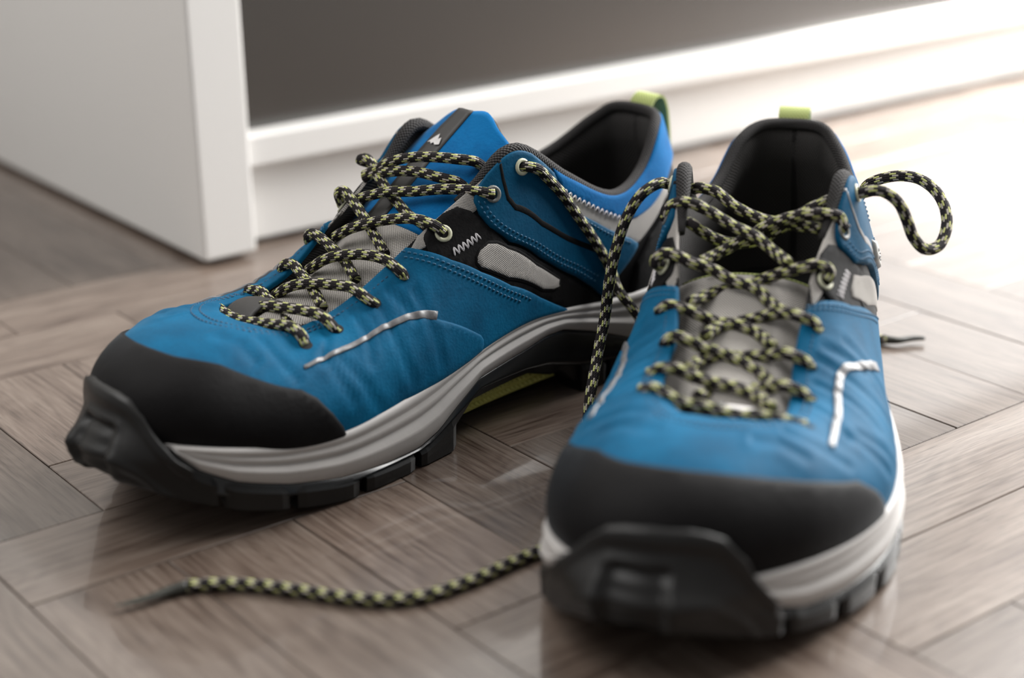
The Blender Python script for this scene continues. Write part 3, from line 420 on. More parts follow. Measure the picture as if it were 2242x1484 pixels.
# ------------------------------------------------------------------ shoes
MM=.001
TS,QS=520.,85.     # rough millimetre scale of the (t,q) chart
class Shoe:
    def __init__(s,name,o,a,mir,last,label):
        s.root=link(bpy.data.objects.new(name,None)); s.root.location=(o[0],o[1],0); h=(math.sin(a),math.cos(a)); s.root.rotation_euler=(0,0,math.atan2(-h[0],h[1]))
        s.root['label']=label; s.root['category']='shoe'; s.root['group']='pair of hiking shoes on the parquet'
        s.mx=-1.0 if mir else 1.0; s.la=last; s.mir=mir
    def loc(s,P): P=np.atleast_2d(np.asarray(P,float)); return P*np.array([s.mx,1,1])*MM
    def mesh(s,name,V,F,mat,parent=None,**kw): return mesh(name,s.loc(V),F,mat,parent or s.root,**kw)
    # ---- displaced outer surface of the upper
    def surf(s,t,q,off):
        t=np.asarray(t,float);q=np.asarray(q,float)
        return s.la.base(t,q)+s.la.OUT*np.asarray(off).reshape(-1,1)*s.la.normal(t,np.clip(q,0,1))
    def dent(s,t,q):
        """soft creases and dents of the worn vamp (mm)"""
        d=np.zeros(len(t))
        for c in FEAT['creases']:
            c=np.array(c)
            for sg in (1,-1):
                x=np.stack([t*TS,q*QS],1); P=np.stack([c[:,0]*sg*TS,c[:,1]*QS],1); best=np.full(len(t),1e9)
                for a,b in zip(P[:-1],P[1:]):
                    e=b-a; k=np.clip(((x-a)@e)/(e@e),0,1); best=np.minimum(best,np.linalg.norm(x-(a+k[:,None]*e),axis=1))
                d+=-.62*np.exp(-(best/2.1)**2)+.28*np.exp(-((best-5.5)/3)**2)
        d+=.5*np.sin(t*31+q*5)*np.sin(q*9+t*11)*np.clip(1-np.abs(np.abs(t)-.2)/.25,0,1)
        return d*np.clip(np.asarray(q)/.14,0,1)
    def panel(s,name,poly,off,th,mat,parent=None,r=1.1,dt=6.,dent=False,fade=None,kind=None,label=None):
        P=np.array(poly,float)*np.array([TS,QS])
        # densify outline
        out=[]
        for a,b in zip(P,np.roll(P,-1,axis=0)):
            n=max(int(np.linalg.norm(b-a)/2.5),1)
            for k in range(n): out.append(a+(b-a)*k/n)
        B=np.array(out); nb=len(B)
        area=.5*np.sum(B[:,0]*np.roll(B[:,1],-1)-np.roll(B[:,0],-1)*B[:,1])
        if area<0: B=B[::-1]
        tan=np.roll(B,-1,axis=0)-np.roll(B,1,axis=0); nrm=np.stack([-tan[:,1],tan[:,0]],1); nrm/=np.linalg.norm(nrm,axis=1)[:,None]+1e-9
        def dist(x):
            best=np.full(len(x),1e9)
            for a,b in zip(B,np.roll(B,-1,axis=0)):
                e=b-a; k=np.clip(((x-a)@e)/(e@e+1e-12),0,1); best=np.minimum(best,np.linalg.norm(x-(a+k[:,None]*e),axis=1))
            return best
        def inside(x):
            c=np.zeros(len(x),bool)
            for a,b in zip(B,np.roll(B,-1,axis=0)):
                cond=((a[1]>x[:,1])!=(b[1]>x[:,1]))&(x[:,0]<(b[0]-a[0])*(x[:,1]-a[1])/(b[1]-a[1]+1e-12)+a[0]); c^=cond
            return c
        pts=[]
        for f in (.25,1.0):
            R=B+nrm*r*f; d=dist(R); pts.append(R[inside(R)&(d>r*f*.85)])
        g=np.stack(np.meshgrid(np.arange(B[:,0].min(),B[:,0].max(),dt),np.arange(B[:,1].min(),B[:,1].max(),dt*.8)),-1).reshape(-1,2)
        g=g[inside(g)]; 
        if len(g): g=g[dist(g)>max(r*1.6,1.5)]
        pts.append(g); X=np.concatenate([B]+[p for p in pts if len(p)])
        res=delaunay_2d_cdt([Vector(p) for p in X],[(i,(i+1)%nb) for i in range(nb)],[],1,1e-4)
        V2=np.array([tuple(v) for v in res[0]]); Fs=[tuple(f) for f in res[2]]
        d=dist(V2); x=np.clip(d/r,0,1); prof=np.sqrt(np.clip(1-(1-x)**2,0,1)); prof[d<1e-3]=0
        t,q=V2[:,0]/TS,np.clip(V2[:,1]/QS,0,1)
        o=off+th*prof*(1 if fade is None else np.clip((np.abs(t)-fade[0])/(fade[1]-fade[0]),0,1)*.75+.25)
        if dent: o=o+s.dent(t,q)
        V=s.surf(t,q,o)
        # skirt down into the layer below
        bi=[i for i in range(len(V2)) if d[i]<1e-3]
        edges={}
        for f in Fs:
            for i in range(len(f)):
                e=(f[i],f[(i+1)%len(f)]); edges[e]=1
        be=[e for e in edges if (e[1],e[0]) not in edges]
        low={}; V=list(V); uvv=list(V2)
        for e in be:
            for i in e:
                if i not in low:
                    low[i]=len(V); V.append(s.surf([t[i]],[q[i]],[off-.9+(s.dent(t[i:i+1],q[i:i+1])[0] if dent else 0)])[0]); uvv.append(V2[i])
        for a,b in be: Fs.append((b,a,low[a],low[b]))
        return s.mesh(name,V,Fs,mat,parent,uv=np.array(uvv),kind=kind,label=label)
    def path3(s,poly,off,step):
        P=np.array(poly,float)
        L=np.concatenate([[0],np.cumsum(np.linalg.norm(np.diff(P*np.array([TS,QS]),axis=0),axis=1))])
        u=np.linspace(0,L[-1],max(int(L[-1]/.5),8)); tq=hermite(L,P,u) if len(P)>2 else np.stack([np.interp(u,L,P[:,k]) for k in range(2)],1)
        X=s.surf(tq[:,0],np.clip(tq[:,1],0,1),np.full(len(tq),off)); N=s.la.OUT*s.la.normal(tq[:,0],np.clip(tq[:,1],0,1))
        c=np.concatenate([[0],np.cumsum(np.linalg.norm(np.diff(X,axis=0),axis=1))]); w=np.arange(0,c[-1],step)
        f=lambda A:np.stack([np.interp(w,c,A[:,k]) for k in range(3)],1)
        return f(X),f(N)
    def stitches(s,lines,off,pitch=2.3,ln=1.75,w=.36,zig=0.0):
        parts=[]
        for poly in lines:
            X,N=s.path3(poly,off,pitch if not zig else pitch)
            for i in range(len(X)-1):
                e=X[i+1]-X[i]; L=np.linalg.norm(e)
                if L<1e-6: continue
                e/=L; b=np.cross(N[i],e); b/=np.linalg.norm(b)+1e-9; n=N[i]
                if zig:
                    sg=1 if i%2==0 else -1; A=X[i]-sg*b*zig; Bp=X[i+1]+sg*b*zig
                else: A=X[i]; Bp=X[i]+e*ln
                ee=(Bp-A); LL=np.linalg.norm(ee); ee/=LL; bb=np.cross(n,ee); V=[]
                for u_,h,ww in ((0,-.25,.5),(.25,.22,1),(.75,.22,1),(1,-.25,.5)):
                    c=A+ee*LL*u_+n*h
                    V+=[c-bb*w*ww-n*.2,c+n*w*ww*.6,c+bb*w*ww-n*.2]
                parts.append((V,gridfaces(4,3),[(0,0)]*12))
        return joinvf(parts)
    def ring(s,tq,off,r,rr,n=18,m=8):
        C=s.surf([tq[0]],[tq[1]],[off])[0]; N=s.la.OUT*s.la.normal([tq[0]],[tq[1]])[0]; a=np.cross(N,[0,0,1.]); a/=np.linalg.norm(a); b=np.cross(N,a); V=[]
        for i in range(n):
            d=math.cos(2*math.pi*i/n)*a+math.sin(2*math.pi*i/n)*b
            for j in range(m):
                an=2*math.pi*j/m; V.append(C+d*(r+rr*math.cos(an))+N*rr*.8*math.sin(an))
        return V,gridfaces(n,m,True,True),[(0,0)]*len(V)
    def disc(s,tq,off,r,n=14):
        C=s.surf([tq[0]],[tq[1]],[off])[0]; N=s.la.OUT*s.la.normal([tq[0]],[tq[1]])[0]; a=np.cross(N,[0,0,1.]); a/=np.linalg.norm(a); b=np.cross(N,a)
        V=[C+N*.15]+[C+r*(math.cos(2*math.pi*i/n)*a+math.sin(2*math.pi*i/n)*b)-N*.1 for i in range(n)]
        return V,[(0,1+i,1+(i+1)%n) for i in range(n)],[(0,0)]*len(V)
    # ---- sole wall: horizontal offset of the outline at height z
    def wallpt(s,t,z,off):
        O=outline(t)+outline_n(t)*np.asarray(off).reshape(-1,1)
        return s.la.bend(np.concatenate([O,np.asarray(z,float).reshape(-1,1)],1))
def ziglines(w): return w
def build_shoe(s,left):
    la_=s.la
    TT=np.linspace(-1,1,241)[:-1]
    # upper body (black base under the panels)
    q=np.linspace(0,1,26); T2,Q2=np.meshgrid(TT,q,indexing='ij')
    V=s.surf(T2.ravel(),Q2.ravel(),np.zeros(T2.size)-.2)
    s.mesh('upper',V,gridfaces(240,26,True,False),M_['black'],uv=np.stack([T2.ravel()*TS,Q2.ravel()*QS],1))
    # lining: thicker round the collar
    qi=np.linspace(.0,.995,22); T3,Q3=np.meshgrid(TT,qi,indexing='ij'); tt=T3.ravel(); qq=Q3.ravel()
    pad=np.interp(np.abs(tt),[0,.45,.62,.8,1],[1.6,2.0,4.0,6.5,7.5])*np.interp(qq,[0,.45,.8,.93,1],[.55,.6,1,.8,.25])
    V=s.surf(tt,qq,-pad); V[:,2]=np.where(qq<.02,V[:,2],V[:,2])
    s.mesh('lining',V,gridfaces(240,22,True,False),M_['lining'],uv=np.stack([tt*TS,qq*QS],1))
    # insole closing the inside
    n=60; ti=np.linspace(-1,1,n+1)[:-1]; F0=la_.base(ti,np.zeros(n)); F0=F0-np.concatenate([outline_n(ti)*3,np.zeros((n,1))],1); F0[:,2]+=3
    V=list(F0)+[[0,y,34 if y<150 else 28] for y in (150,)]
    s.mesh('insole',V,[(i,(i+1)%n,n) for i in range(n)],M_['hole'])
    # collar trim tube along the top line (eyestay tops round the heel)
    def trim(t0,t1,r,off):
        t=np.linspace(t0,t1,90 if abs(t1-t0)>.5 else 40); P=s.surf(t,np.full(len(t),1.0),np.full(len(t),-off)); return P
    P=trim(.525,1.475,3,1.9); rr=np.interp(np.linspace(0,1,len(P)),[0,.06,.14,.3,.5,.7,.86,.94,1],[1.4,2.9,3.1,2.4,2.6,2.4,3.1,2.9,1.4])
    V,F,UV=tube(P,rr,12,raw=True); UV=[(u*16,v) for u,v in UV]
    s.mesh('collar_trim',V,F,M_['trim'],uv=UV)
    # ---------------- blue vamp
    vm,vl=FEAT['vamp_edge_m'],FEAT['vamp_edge_l']
    vl=[list(p) for p in vl]+[[.66,.14],[.70,.02]]
    vl=[p for p in vl if not (p[1]>=.999 and p[0]>.44)]
    top=[(t,1.0) for t in np.linspace(vm[0][0],vl[0][0],40)]
    bot=[(t,0.0) for t in np.linspace(vl[-1][0],vm[-1][0],40)]
    poly=top+[tuple(p) for p in vl[1:]]+bot+[tuple(p) for p in vm[1:][::-1]]
    vamp=s.panel('vamp',poly,.55,1.1,M_['blue'],dent=True,dt=3.2,r=1.0)
    for sg,key in ((1,'panel_m'),(-1,'panel_m')):
        s.panel('side_overlay',[(sg*t,q_) for t,q_ in FEAT[key]],1.05 if sg>0 else .85,1.35 if sg>0 else .85,M_['blue'],dent=True,dt=3.2,r=1.6,fade=(.36,.45))
    strip=FEAT['strip_m'] if True else None
    for side_,L in ((-1,FEAT['strip_m']),(1,FEAT['strip_l'])):
        L=np.array(L); n=np.gradient(L*np.array([TS,QS]),axis=0); n=np.stack([-n[:,1],n[:,0]],1); n/=np.linalg.norm(n,axis=1)[:,None]
        w=np.linspace(1.3,2.5,len(L))[:,None] if side_<0 else np.full((len(L),1),2.1)
        a=L+n*w/np.array([TS,QS]); b=L-n*w/np.array([TS,QS])
        s.panel('reflective_strip',[tuple(p) for p in a]+[tuple(p) for p in b[::-1]],2.15,.3,M_['reflect'],r=.4,dt=2,dent=True,label='thin grey reflective strip')
    # ---------------- toe cap
    cm,cl=FEAT['cap_m'],FEAT['cap_l']
    c=[tuple(p) for p in cm[4:]][::-1]; c=c[:-1]+[(-.073,.54)]; 
    mid=[(-.029,.557),(0.0,.562),(.03,.556)]
    capline=[(cm[-1][0]-.006,0.0)]+c+mid+[(.062,.545),(.10,.530),(.142,.50),(.1918,.447)]+[tuple(p) for p in cl if p[0]>.2]+[(cl[-1][0]+.008,0.0)]
    poly=capline+[(t,0.0) for t in np.linspace(cl[-1][0]+.002,cm[-1][0],30)]
    s.panel('toe_cap',poly,1.5,1.3,M_['cap'],r=2.2,dt=5.)
    # ---------------- eyestay panel, mesh windows, gussets, wings on both sides
    for sg in (-1,1):
        f=lambda L:[(-sg*t if False else (t if sg<0 else -t),q_) for t,q_ in L]
        s.panel('gusset',f(FEAT['gusset_m']),-.1,.5,M_['mesh'],r=.6,dt=4,label='grey woven mesh gusset')
        s.panel('eyestay',f(FEAT['eyestay_m']),.1,.8,M_['black'],r=.8,dt=5,label='black leather eyestay')
        s.panel('window_border',f(offset_poly(FEAT['window_m'],1.6)),.75,.45,M_['black'],r=.7,dt=4)
        s.panel('mesh_window',f(FEAT['window_m']) if sg<0 else [tuple(p) for p in FEAT['window_l']],1.0,.55,M_['mesh'],r=.5,dt=3,label='grey woven mesh window')
        W_=[tuple(p) for p in (FEAT['wing_m'] if sg<0 else FEAT['wing_l'])]
        s.panel('ankle_wing',W_,.7,1.3,M_['wing'],r=1.2,dt=4)
        s.panel('mesh_band',f(FEAT['suede_low_m']+[(-.89,.60)]+FEAT['band_low_m'][::-1]),.1,.5,M_['mesh'],r=.6,dt=4,label='grey mesh band under the collar')
        G_=np.array(FEAT['groove_m' if sg<0 else 'groove_l']); n=np.gradient(G_*np.array([TS,QS]),axis=0); n=np.stack([-n[:,1],n[:,0]],1); n/=np.linalg.norm(n,axis=1)[:,None]
        w=np.interp(np.arange(len(G_)),[0,2,len(G_)-1],[1.1,1.5,2.2])[:,None]/np.array([TS,QS])
        s.panel('ankle_groove',[tuple(p) for p in G_+n*w]+[tuple(p) for p in (G_-n*w)[::-1]],1.75,.38,M_['black'] if sg<0 else M_['reflect'],r=.4,dt=3,label='narrow welded band across the ankle wing')
    sl=FEAT['suede_low_m']
    low=[tuple(p) for p in sl]+[(-.93,.72),(-1.0,.75)]
    low2=[(-2-t,q_) for t,q_ in low[::-1]][1:]
    up=[(t,1.0) for t in np.linspace(-2+.655,-.655,60)]
    s.panel('suede_collar',low+low2+up,.25,1.0,M_['suede'],r=1.0,dt=5,label='bright blue suede heel collar')
    hc=[(-.79,.02),(-.80,.30),(-.83,.46),(-.88,.56),(-1.0,.62),(-1.12,.56),(-1.17,.46),(-1.20,.30),(-1.21,.02)]
    s.panel('heel_counter',hc,.3,1.1,M_['cap'],r=1.4,dt=6,label='black heel counter')
    # ---------------- stitching
    g=lambda L,sg:[[((t if sg<0 else -t),q_) for t,q_ in l] for l in L]
    lines=g(FEAT['stitch_wing_m'],-1)+FEAT['stitch_wing_l']+g(FEAT['stitch_wing_top_m'],-1)+g(FEAT['stitch_wing_top_m'],1)
    V,F,_=s.stitches(lines,2.05); V2,F2,_=s.stitches(g(FEAT['stitch_vamp_m'],-1)+FEAT['stitch_vamp_l'],1.75)
    V,F,_=joinvf([(V,F,[(0,0)]*len(V)),(V2,F2,[(0,0)]*len(V2))])
    s.mesh('stitching',V,F,M_['thread'],kind='stuff')
    thr=[(t,.90) for t in np.linspace(-.42,.42,50)]; thr2=[(t,.86) for t in np.linspace(-.3,.3,40)]
    V,F,_=s.stitches([thr,thr2],1.75); s.mesh('throat_stitching',V,F,M_['thread_dark'],kind='stuff')
    zz=[]
    for L in (FEAT['zig_black_m'],FEAT['zig_black_l']):
        V,F,_=s.stitches([L],.95,pitch=1.15,zig=1.9,w=.38); s.mesh('zigzag_stitch',V,F,M_['thread_white'],kind='stuff',label='white zigzag stitching')
    zc=[s.stitches([L],1.2,pitch=1.5,zig=1.5,w=.34) for L in g([FEAT['zig_collar_m']],-1)+g([FEAT['zig_collar_m']],1)]
    V,F,_=joinvf(zc); s.mesh('collar_zigzag_stitching',V,F,M_['thread_white'],kind='stuff')
    # ---------------- eyelets
    em=FEAT['eyes_m'] if left else FEAT['eyes_m_R']; el=FEAT['eyes_l']
    for E in (em,el):
        for i,tq in enumerate(E):
            off=2.0 if i<2 else (.95 if i==2 else 1.75)
            if i<3:
                o=s.mesh('eyelet',*s.ring(tq,off,2.7,.85)[:2],M_['eyelet'] if i in (0,2) else M_['eyelet_dark'])
                V,F,_=s.disc(tq,off,2.3); s.mesh('eyelet_hole',V,F,M_['hole'],o)
            else:
                V,F,_=s.disc(tq,off,2.6); s.mesh('lace_hole',V,F,M_['hole'])
    sole(s); tongue(s,left); extras(s,left)
def offset_poly(L,d):
    P=np.array(L,float)*np.array([TS,QS]); c=P.mean(0)
    tan=np.roll(P,-1,axis=0)-np.roll(P,1,axis=0); n=np.stack([-tan[:,1],tan[:,0]],1); n/=np.linalg.norm(n,axis=1)[:,None]
    if np.sum((P-c)*n)<0: n=-n
    return [tuple(p) for p in (P+n*d)/np.array([TS,QS])]
def sole(s):
    N=320; t=np.linspace(-1,1,N+1)[:-1]; la_=s.la
    zf=la_.base(t,np.zeros(N))[:,2]-la_.bend(np.concatenate([outline(t),np.zeros((N,1))],1))[:,2]
    Fp=la_.base(t,np.zeros(N)); zm=side(ZM_M,ZM_L,t); zb=side(ZB_M,ZB_L,t); zr=side(ZR_M,ZR_L,t)
    zm=np.minimum(zm,zf-.5); zr=np.minimum(zr,zm-.4); zb_=np.minimum(zb,zr-.8)
    # midsole profile
    prof=[(0.0,-4.5),(-.04,-2.2),(-.06,-.6),(.03,.3),(.10,.35),(.17,-.35),(.20,-.35),(.26,.3),(.36,.35),(.42,-.5),(.46,-.5),(.58,1.5),(.66,1.5),(.80,.7),(.96,.2),(1.0,-.6),(1.0,-4)]
    cols=[]
    front=np.clip(1-np.abs(t+.0)/.13,0,1)**.5*np.where(t<0,(t>-.118),(t<.128))*7
    for f,o in prof:
        z=zf+1.2+(zm-zf-1.2)*f
        w=np.clip((zf-zm)/10,.35,1)
        cols.append(s.wallpt(t,z,(o*w if o>-2 else np.full(N,o))-front))
    V=np.stack(cols,1).reshape(-1,3)
    s.mesh('midsole',V,gridfaces(N,len(prof),True,False),M_['midsole'])
    # thin rand / shank between midsole and tread, rolled into a ridge
    cols=[]
    for f,o in [(0,-3.5),(.0,-.8),(.15,.2),(.8,.5),(.92,1.1),(1.0,.9),(1.08,-.3),(1.08,-6)]:
        z=zm+.3+(zr-zm-.3)*f; cols.append(s.wallpt(t,z,np.full(N,o)))
    V=np.stack(cols,1).reshape(-1,3)
    s.mesh('shank_rand',V,gridfaces(N,8,True,False),M_['shank'])
    # tread body: recessed wall, then a closed bottom
    cols=[]
    arch=np.clip((np.abs(np.abs(t)-.565)<.10)*1.0,0,1)
    rec=np.where(t<0,1,.6)*arch*2.5
    zbb=np.minimum(zb_+np.where(arch>0,0,3.0),zr-.5)
    for f,o in [(0,-1.0),(.1,-1.6),(.85,-1.8),(1.0,-3.2)]:
        z=zr+.6+(zbb-zr-.6)*f; cols.append(s.wallpt(t,z,o-rec*f))
    V=np.stack(cols,1).reshape(-1,3); F=gridfaces(N,4,True,False)
    half=N//2
    V=list(V); 
    # bottom: strips joining medial and lateral sides
    for i in range(1,half):
        a=(half-i)%N; b=(half+i)%N; a2=(half-i-1)%N; b2=(half+i+1)%N
        F.append((a*4+3,a2*4+3,b2*4+3,b*4+3))
    F.append((half*4+3,(half-1)*4+3,(half+1)*4+3))
    s.mesh('outsole',V,F,M_['rubber'])
    # lugs
    lm=[(.108,.160),(.168,.240),(.250,.320),(.330,.400),(.410,.466),(.698,.738),(.747,.815),(.828,.895),(.908,.985)]
    ll=[(.122,.157),(.164,.218),(.227,.281),(.290,.345),(.354,.41),(.42,.475),(.485,.535),(.668,.735),(.747,.815),(.828,.895),(.908,.985)]
    for sg,L in ((-1,lm),(1,ll)):
        for a,b in L:
            m=9; tt=sg*np.linspace(a,b,m)
            z1=np.where(np.abs(tt)<.42,side(ZM_M,ZM_L,tt)-.9,side(ZR_M,ZR_L,tt)+.4); z0=side(ZB_M,ZB_L,tt)
            z1=np.maximum(z1,z0+4)
            ed=np.array([.8]+[0]*(m-2)+[.8])
            cols=[]
            for zz,o in ((z1,-6),(z1,.4),(z1*.75+z0*.25,1.6),(z1*.45+z0*.55,1.4),(z0+.7,1.3),(z0,.4),(z0,-13),(z0+3.5,-15)):
                cols.append(s.wallpt(tt,zz,np.full(m,o)-ed))
            V=np.stack(cols,1).reshape(-1,3); F=gridfaces(m,8)
            F+=[tuple(range(8)),tuple((m-1)*8+k for k in range(8))[::-1]]
            s.mesh('tread_lug',V,F,M_['rubber'],smooth=False)
    # toe bumper
    tb=np.linspace(-.136,.150,61)
    ztop=np.interp(tb,[-.136,-.118,-.107,-.098,-.088,-.074,-.05,-.028,0,.04,.06,.08,.113,.133,.145,.150],[26,30,34,36.5,39.5,44,48.8,50.3,50.8,50.2,49,47,39,30,24,22])
    zlow=np.maximum(side(ZB_M,ZB_L,tb)-.5,0)+np.interp(np.abs(tb),[0,.12,.14],[0,0,2])
    K=26; fr=np.linspace(0,1,K)
    qg=np.linspace(0,.5,60)
    rows=[]
    for i,tv in enumerate(tb):
        Pq=la_.base(np.full(60,tv),qg); Nq=la_.OUT*la_.normal(np.full(60,tv),qg)
        Wq=Pq+Nq*4.4
        zF=Pq[0,2]; bz=s.wallpt([tv],[0.],[0.])[0,2]
        row=[]
        for f in fr:
            z=zlow[i]+(ztop[i]-zlow[i])*f
            ow=2.2+8.5*math.exp(-((tv-.005)/.075)**2)*max(0,min(1,(51-z)/9,(z-10)/17)); 
            wp=s.wallpt([tv],[z],[ow if f>.08 else ow-2.5*(1-f/.08)])[0]
            zb2=z+bz
            k=np.interp(z+bz,Wq[:,2],np.arange(60)) if zb2>Wq[0,2] else 0
            up=np.array([np.interp(k,np.arange(60),Wq[:,c_]) for c_ in range(3)])
            w=np.clip((z-(zF-bz)+4)/14,0,1); w=w*w*(3-2*w)
            p=wp*(1-w)+up*w; p[2]=zb2
            row.append(p)
        rows.append(row)
    R=np.array(rows); 
    cen=R.copy()
    on=np.concatenate([outline_n(tb),np.zeros((61,1))],1)
    rim=np.ones((61,K))
    X,Y=np.meshgrid(tb,fr,indexing='ij'); Z=zlow[:,None]+(ztop-zlow)[:,None]*Y
    # bevelled border: raised rim near the top edge, recessed field below it
    fld=1/(1+np.exp(-((ztop[:,None]-Z)-4.5)/.6))
    off=-1.1*fld+1.0*np.exp(-(((ztop[:,None]-Z)-19)/2.0)**2)*(np.abs(X)>.035)
    # square inset with three ridges at the tip
    ins=(1/(1+np.exp((np.abs(X+.004)-.034)/.0022)))*(1/(1+np.exp((np.abs(Z-30)-9.5)/.5)))
    off=off-4.2*ins+ins*1.1*(.5+.5*np.cos((Z-30)*2*math.pi/6.0))
    bord=(1/(1+np.exp((np.abs(X+.004)-.041)/.0022)))*(1/(1+np.exp((np.abs(Z-30)-12)/.5)))-ins
    off=off+1.1*np.clip(bord,0,1)
    R=R+on[:,None,:]*off[:,:,None]
    # back side
    Bk=cen-on[:,None,:]*3.2
    V=list(R.reshape(-1,3))+list(Bk[:,-1])+list(Bk[:,0]); F=gridfaces(61,K); o1=61*K; o2=o1+61
    for i in range(60):
        F.append((i*K+K-1,(i+1)*K+K-1,o1+i+1,o1+i)); F.append((i*K,o2+i,o2+i+1,(i+1)*K))
    F.append(tuple([j for j in range(K)]+[o1,o2])); F.append(tuple([60*K+j for j in range(K)][::-1]+[o2+60,o1+60]))
    s.mesh('toe_bumper',V,F,M_['rubber'])
    # studded yellow insert under the arch, both sides
    for sg in (-1,1):
        m=34; tt=sg*np.linspace(.515,.70,m); parts=[]
        zt=np.interp(np.abs(tt),[.515,.53,.59,.645,.70],[7.5,9.5,14,16.5,7]) if sg<0 else np.interp(np.abs(tt),[.487,.52,.6,.655],[1.5,5,8,2])
        cols=[s.wallpt(tt,zt+.6,np.full(m,-15.)),s.wallpt(tt,zt*.5+1,np.full(m,-14.6)),s.wallpt(tt,np.full(m,4.0),np.full(m,-14.2)),s.wallpt(tt,np.full(m,3.9),np.full(m,-20.))]
        V=np.stack(cols,1).reshape(-1,3); parts.append((V,gridfaces(m,4),[(0,0)]*len(V)))
        for r_ in range(4):
            for k in range(25):
                tv=sg*(.518+.0075*(k+.5*(r_%2))); zz=5.4+r_*3.2
                if zz+1.2>np.interp(abs(tv),np.abs(tt),zt): continue
                c=s.wallpt([tv],[zz],[-14.4])[0]; n=np.append(outline_n([tv])[0],0); a=np.array([-n[1],n[0],0]); u=np.array([0,0,1.])
                ring_=[c+1.7*(math.cos(x)*a+math.sin(x)*u*.85) for x in np.arange(6)*math.pi/3]
                parts.append((ring_+[c+n*1.9],[(j,(j+1)%6,6) for j in range(6)],[(0,0)]*7))
        V,F,_=joinvf(parts); s.mesh('arch_insert',V,F,M_['yellow'],smooth=False,label='studded yellow-green arch insert')
def tongue(s,left):
    # centre line (x,y,z), half widths; cross-section slightly domed
    if left:
        C=[(2,246,50),(2,232,54.5),(2,215,57.5),(1.5,197,62),(1,180,70),(1,162,81.5),(1,146,93),(1,131,104),(0,121,112),(-1,113,119)]
        W=[19,23,25,26,27,29,31,32,31,27]
    else:
        C=[(2,246,50),(2,232,54),(2,215,57),(1.5,197,62),(1,182,68),(1,170,74),(1,160,78.5),(1,152,79),(1,145,74),(1,140,66)]
        W=[19,23,25,26,27,28,29,29,28,26]
    C=np.array(C,float); C=s.la.bend(C); n=60; L=np.concatenate([[0],np.cumsum(np.linalg.norm(np.diff(C,axis=0),axis=1))]); u=np.linspace(0,L[-1],n)
    CC=hermite(L,C,u); WW=np.interp(u,L,W); Tn=np.gradient(CC,axis=0); Tn/=np.linalg.norm(Tn,axis=1)[:,None]
    N=np.stack([np.zeros(n),-Tn[:,2],Tn[:,1]],1); N*=np.sign(N[:,2:3]+1e-9) if not left else 1
    N=np.where(N[:,2:3]<0,-N,N) if left else np.stack([np.zeros(n),-Tn[:,2],Tn[:,1]],1)*-1
    if N[5,2]<0: N=-N
    m=25; x=np.linspace(-1,1,m)
    def pt(i,xx,off): 
        sag=-7.5*np.abs(xx)**2.6
        return CC[i]+np.array([xx*WW[i],0,0])+N[i]*(sag+off)
    def patch(name,i0,i1,x0,x1,off0,th,mat,label=None,topcurve=None,dome=0):
        offs=lambda i:off0+dome*math.sin(math.pi*(i-i0)/(i1-i0))
        xs=np.linspace(x0,x1,max(int((x1-x0)*14),4)); ii=np.arange(i0,i1+1); V=[];UV=[]
        for i in ii:
            for xx in xs:
                p=pt(i,xx,offs(i)+th)
                if topcurve: p=p+Tn[i]*topcurve(xx)*((i-i0)/(i1-i0))**2
                V.append(p); UV.append((xx*WW[i],u[i]))
        k=len(xs); F=gridfaces(len(ii),k); nV=len(V)
        # bottom face
        for i in ii:
            for xx in xs:
                p=pt(i,xx,offs(i))
                if topcurve: p=p+Tn[i]*topcurve(xx)*((i-i0)/(i1-i0))**2
                V.append(p); UV.append((xx*WW[i],u[i]))
        F+=[tuple(j+nV for j in f[::-1]) for f in gridfaces(len(ii),k)]
        bd=[j for j in range(k)]+[r_*k+k-1 for r_ in range(1,len(ii))]+[(len(ii)-1)*k+j for j in range(k-2,-1,-1)]+[r_*k for r_ in range(len(ii)-2,0,-1)]
        for a,b in zip(bd,bd[1:]+bd[:1]): F.append((a,b,b+nV,a+nV))
        return s.mesh(name,V,F,mat,root,uv=UV,label=label)
    root=s.root
    tc=(lambda xx:-(13 if xx<0 else 6)*(xx-.05)**2-.8*math.sin(xx*9)) if left else (lambda xx:0)
    tg=patch('tongue',0,n-1,-1,1,-3.2,3.0,M_['black'],topcurve=tc)
    root=tg
    ksw=int(n*(.60 if left else .90))
    patch('tongue_mesh',0,ksw,-1,1,-.1,.8,M_['mesh'],'grey woven mesh tongue front')
    patch('tongue_suede',ksw-1,n-1,-1,1,-.05,1.1,M_['suede'],'blue suede tongue top',topcurve=tc)
    if left:
        patch('tongue_strip',ksw-2,n-1,.12,.50,1.0,.5,M_['tab_black'],'black webbing strip',topcurve=tc)
        # pale peak emblem printed on the strip
        E=[(0,.02),(.22,.42),(.36,.30),(.55,.62),(.72,.42),(1,0.05),(.80,.10),(.62,-.02),(.50,.08),(.3,-.04)]
        i0=int(np.argmin(np.abs(CC[:,1]-129.5))); Vv=[]
        for ex,ey in E:
            Vv.append(pt(i0,.17+.26*ex,2.2)+Tn[i0]*(ey*9.+tc(.3)*((i0-ksw)/(n-1-ksw))**2))
        c=np.mean(Vv,0); Vv.append(c); k=len(E)
        s.mesh('emblem',Vv,[(j,(j+1)%k,k) for j in range(k)],M_['tab_white'],tg,smooth=False,label='small pale twin-peak emblem')
    else:
        patch('tongue_edge',n-9,n-1,-.9,.9,1.0,.6,M_['green'],'green tongue lining edge')
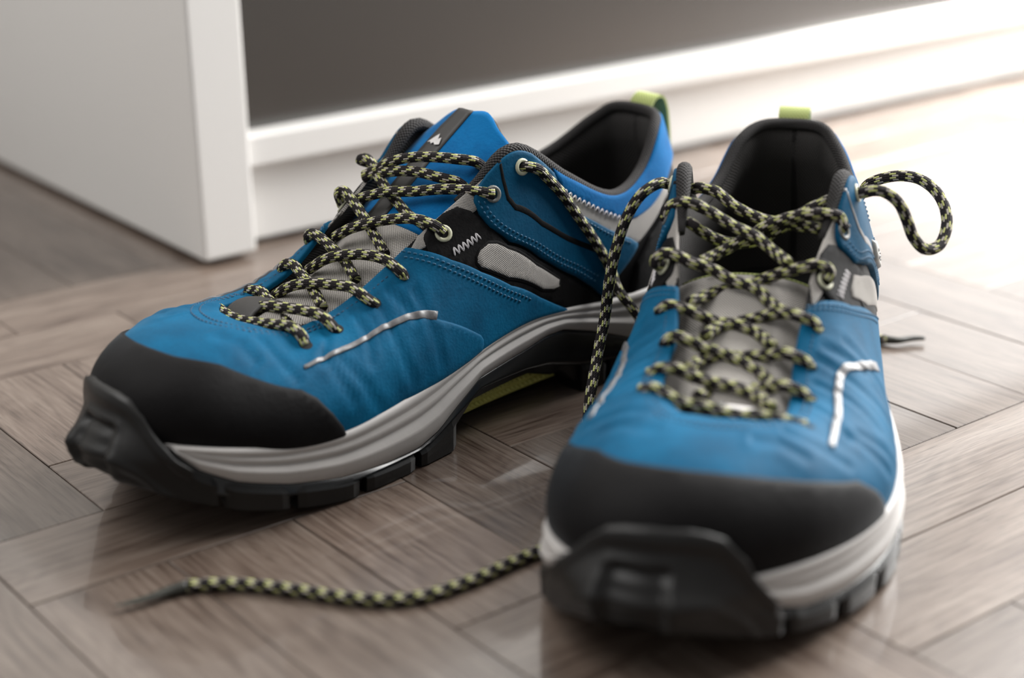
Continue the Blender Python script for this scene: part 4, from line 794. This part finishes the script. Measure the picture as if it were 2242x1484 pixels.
    # lace keeper tab across the throat
    if left:
        patch('lace_keeper',5,13,-.1,.85,1.3,1.0,M_['tab_black'],'black lace keeper tab',dome=4.6)
        patch('keeper_end',5,13,-.72,-.15,1.3,1.0,M_['mesh'],'grey end of the keeper tab',dome=2.0)
    else:
        patch('lace_keeper',6,12,-.6,.0,1.3,1.0,M_['tab_black'],'black lace keeper tab',dome=4.0)
        patch('keeper_end',6,12,.0,.5,1.3,1.0,M_['tab_white'],'white end of the keeper tab',dome=3.2)
def extras(s,left):
    # laces: one cord
    key='L' if left else 'R'
    V,F,UV=joinvf([tube(P,2.18,14,step=1.0) for P in LACES[key]])
    lace=s.mesh('lace',V,F,M_['lace'],uv=UV,label='black and yellow-green braided lace')
    for k in (('aglet_back',) if left else ('aglet_front',)):
        if True:
            V,F,UV=tube(FEAT[k],[2.2,2.0,1.6,1.4,.5] if k=='aglet_front' else [2.1,1.7,1.5,1.2],10,step=1.0,flat=[1,.8,.6,.5,.3] if k=='aglet_front' else [1,.9,.9,.8])
            s.mesh('aglet',V,F,M_['aglet'],lace,label='dark frayed lace end')
    # heel pull loop: ribbon
    P=np.array([(0,16.5,97),(0,15.8,104),(0,14,108),(0,11,110),(0,7.5,109.5),(0,4.8,105),(0,3.4,98),(0,2.6,91),(0,2.0,84)],float)
    C,u=catmull(P,1.2); T=np.gradient(C,axis=0); T/=np.linalg.norm(T,axis=1)[:,None]; Nn=np.stack([np.zeros(len(C)),-T[:,2],T[:,1]],1)
    V=[];UV=[]
    for i in range(len(C)):
        for x,o in ((-6.5,.6),(6.5,.6),(6.5,-.6),(-6.5,-.6)): V.append(C[i]+np.array([x,0,0])+Nn[i]*o); UV.append((x,u[i]))
    F=gridfaces(len(C),4,False,True); F+=[(0,1,2,3),tuple((len(C)-1)*4+k for k in (3,2,1,0))]
    s.mesh('pull_loop',V,F,M_['green'],smooth=False,uv=UV,label='pale green heel pull loop')
    # grey rubber tag on the lateral ankle wing
    tp=[(.632,.515),(.645,.64),(.680,.61),(.667,.485)]
    tag=s.panel('side_tag',tp,2.0,1.8,M_['tagm'],r=.7,dt=3,label='small grey rubber tag')
    V,F,_=s.stitches([[(.642,.52),(.652,.615)]],3.8,pitch=3.0,ln=2.2,w=.4); V2,F2,_=s.stitches([[(.654,.525),(.666,.605)]],3.8,pitch=1.6,ln=.7,w=.4)
    V,F,_=joinvf([(V,F,[(0,0)]*len(V)),(V2,F2,[(0,0)]*len(V2))]); s.mesh('tag_lettering',V,F,M_['tagdark'],tag)
LSH=Shoe('hiking_shoe',(.07082,.75957),-2.31676,False,Last({},{},2.5),'blue hiking shoe on the left, inner side visible, blue tongue standing up')
RSH=Shoe('hiking_shoe',(.12714,.73053),-2.87664,True,Last(ADJ_R_M,{},-1.5),'blue hiking shoe on the right, black toe towards the viewer, tongue sunk inside')
build_shoe(LSH,True); build_shoe(RSH,False)
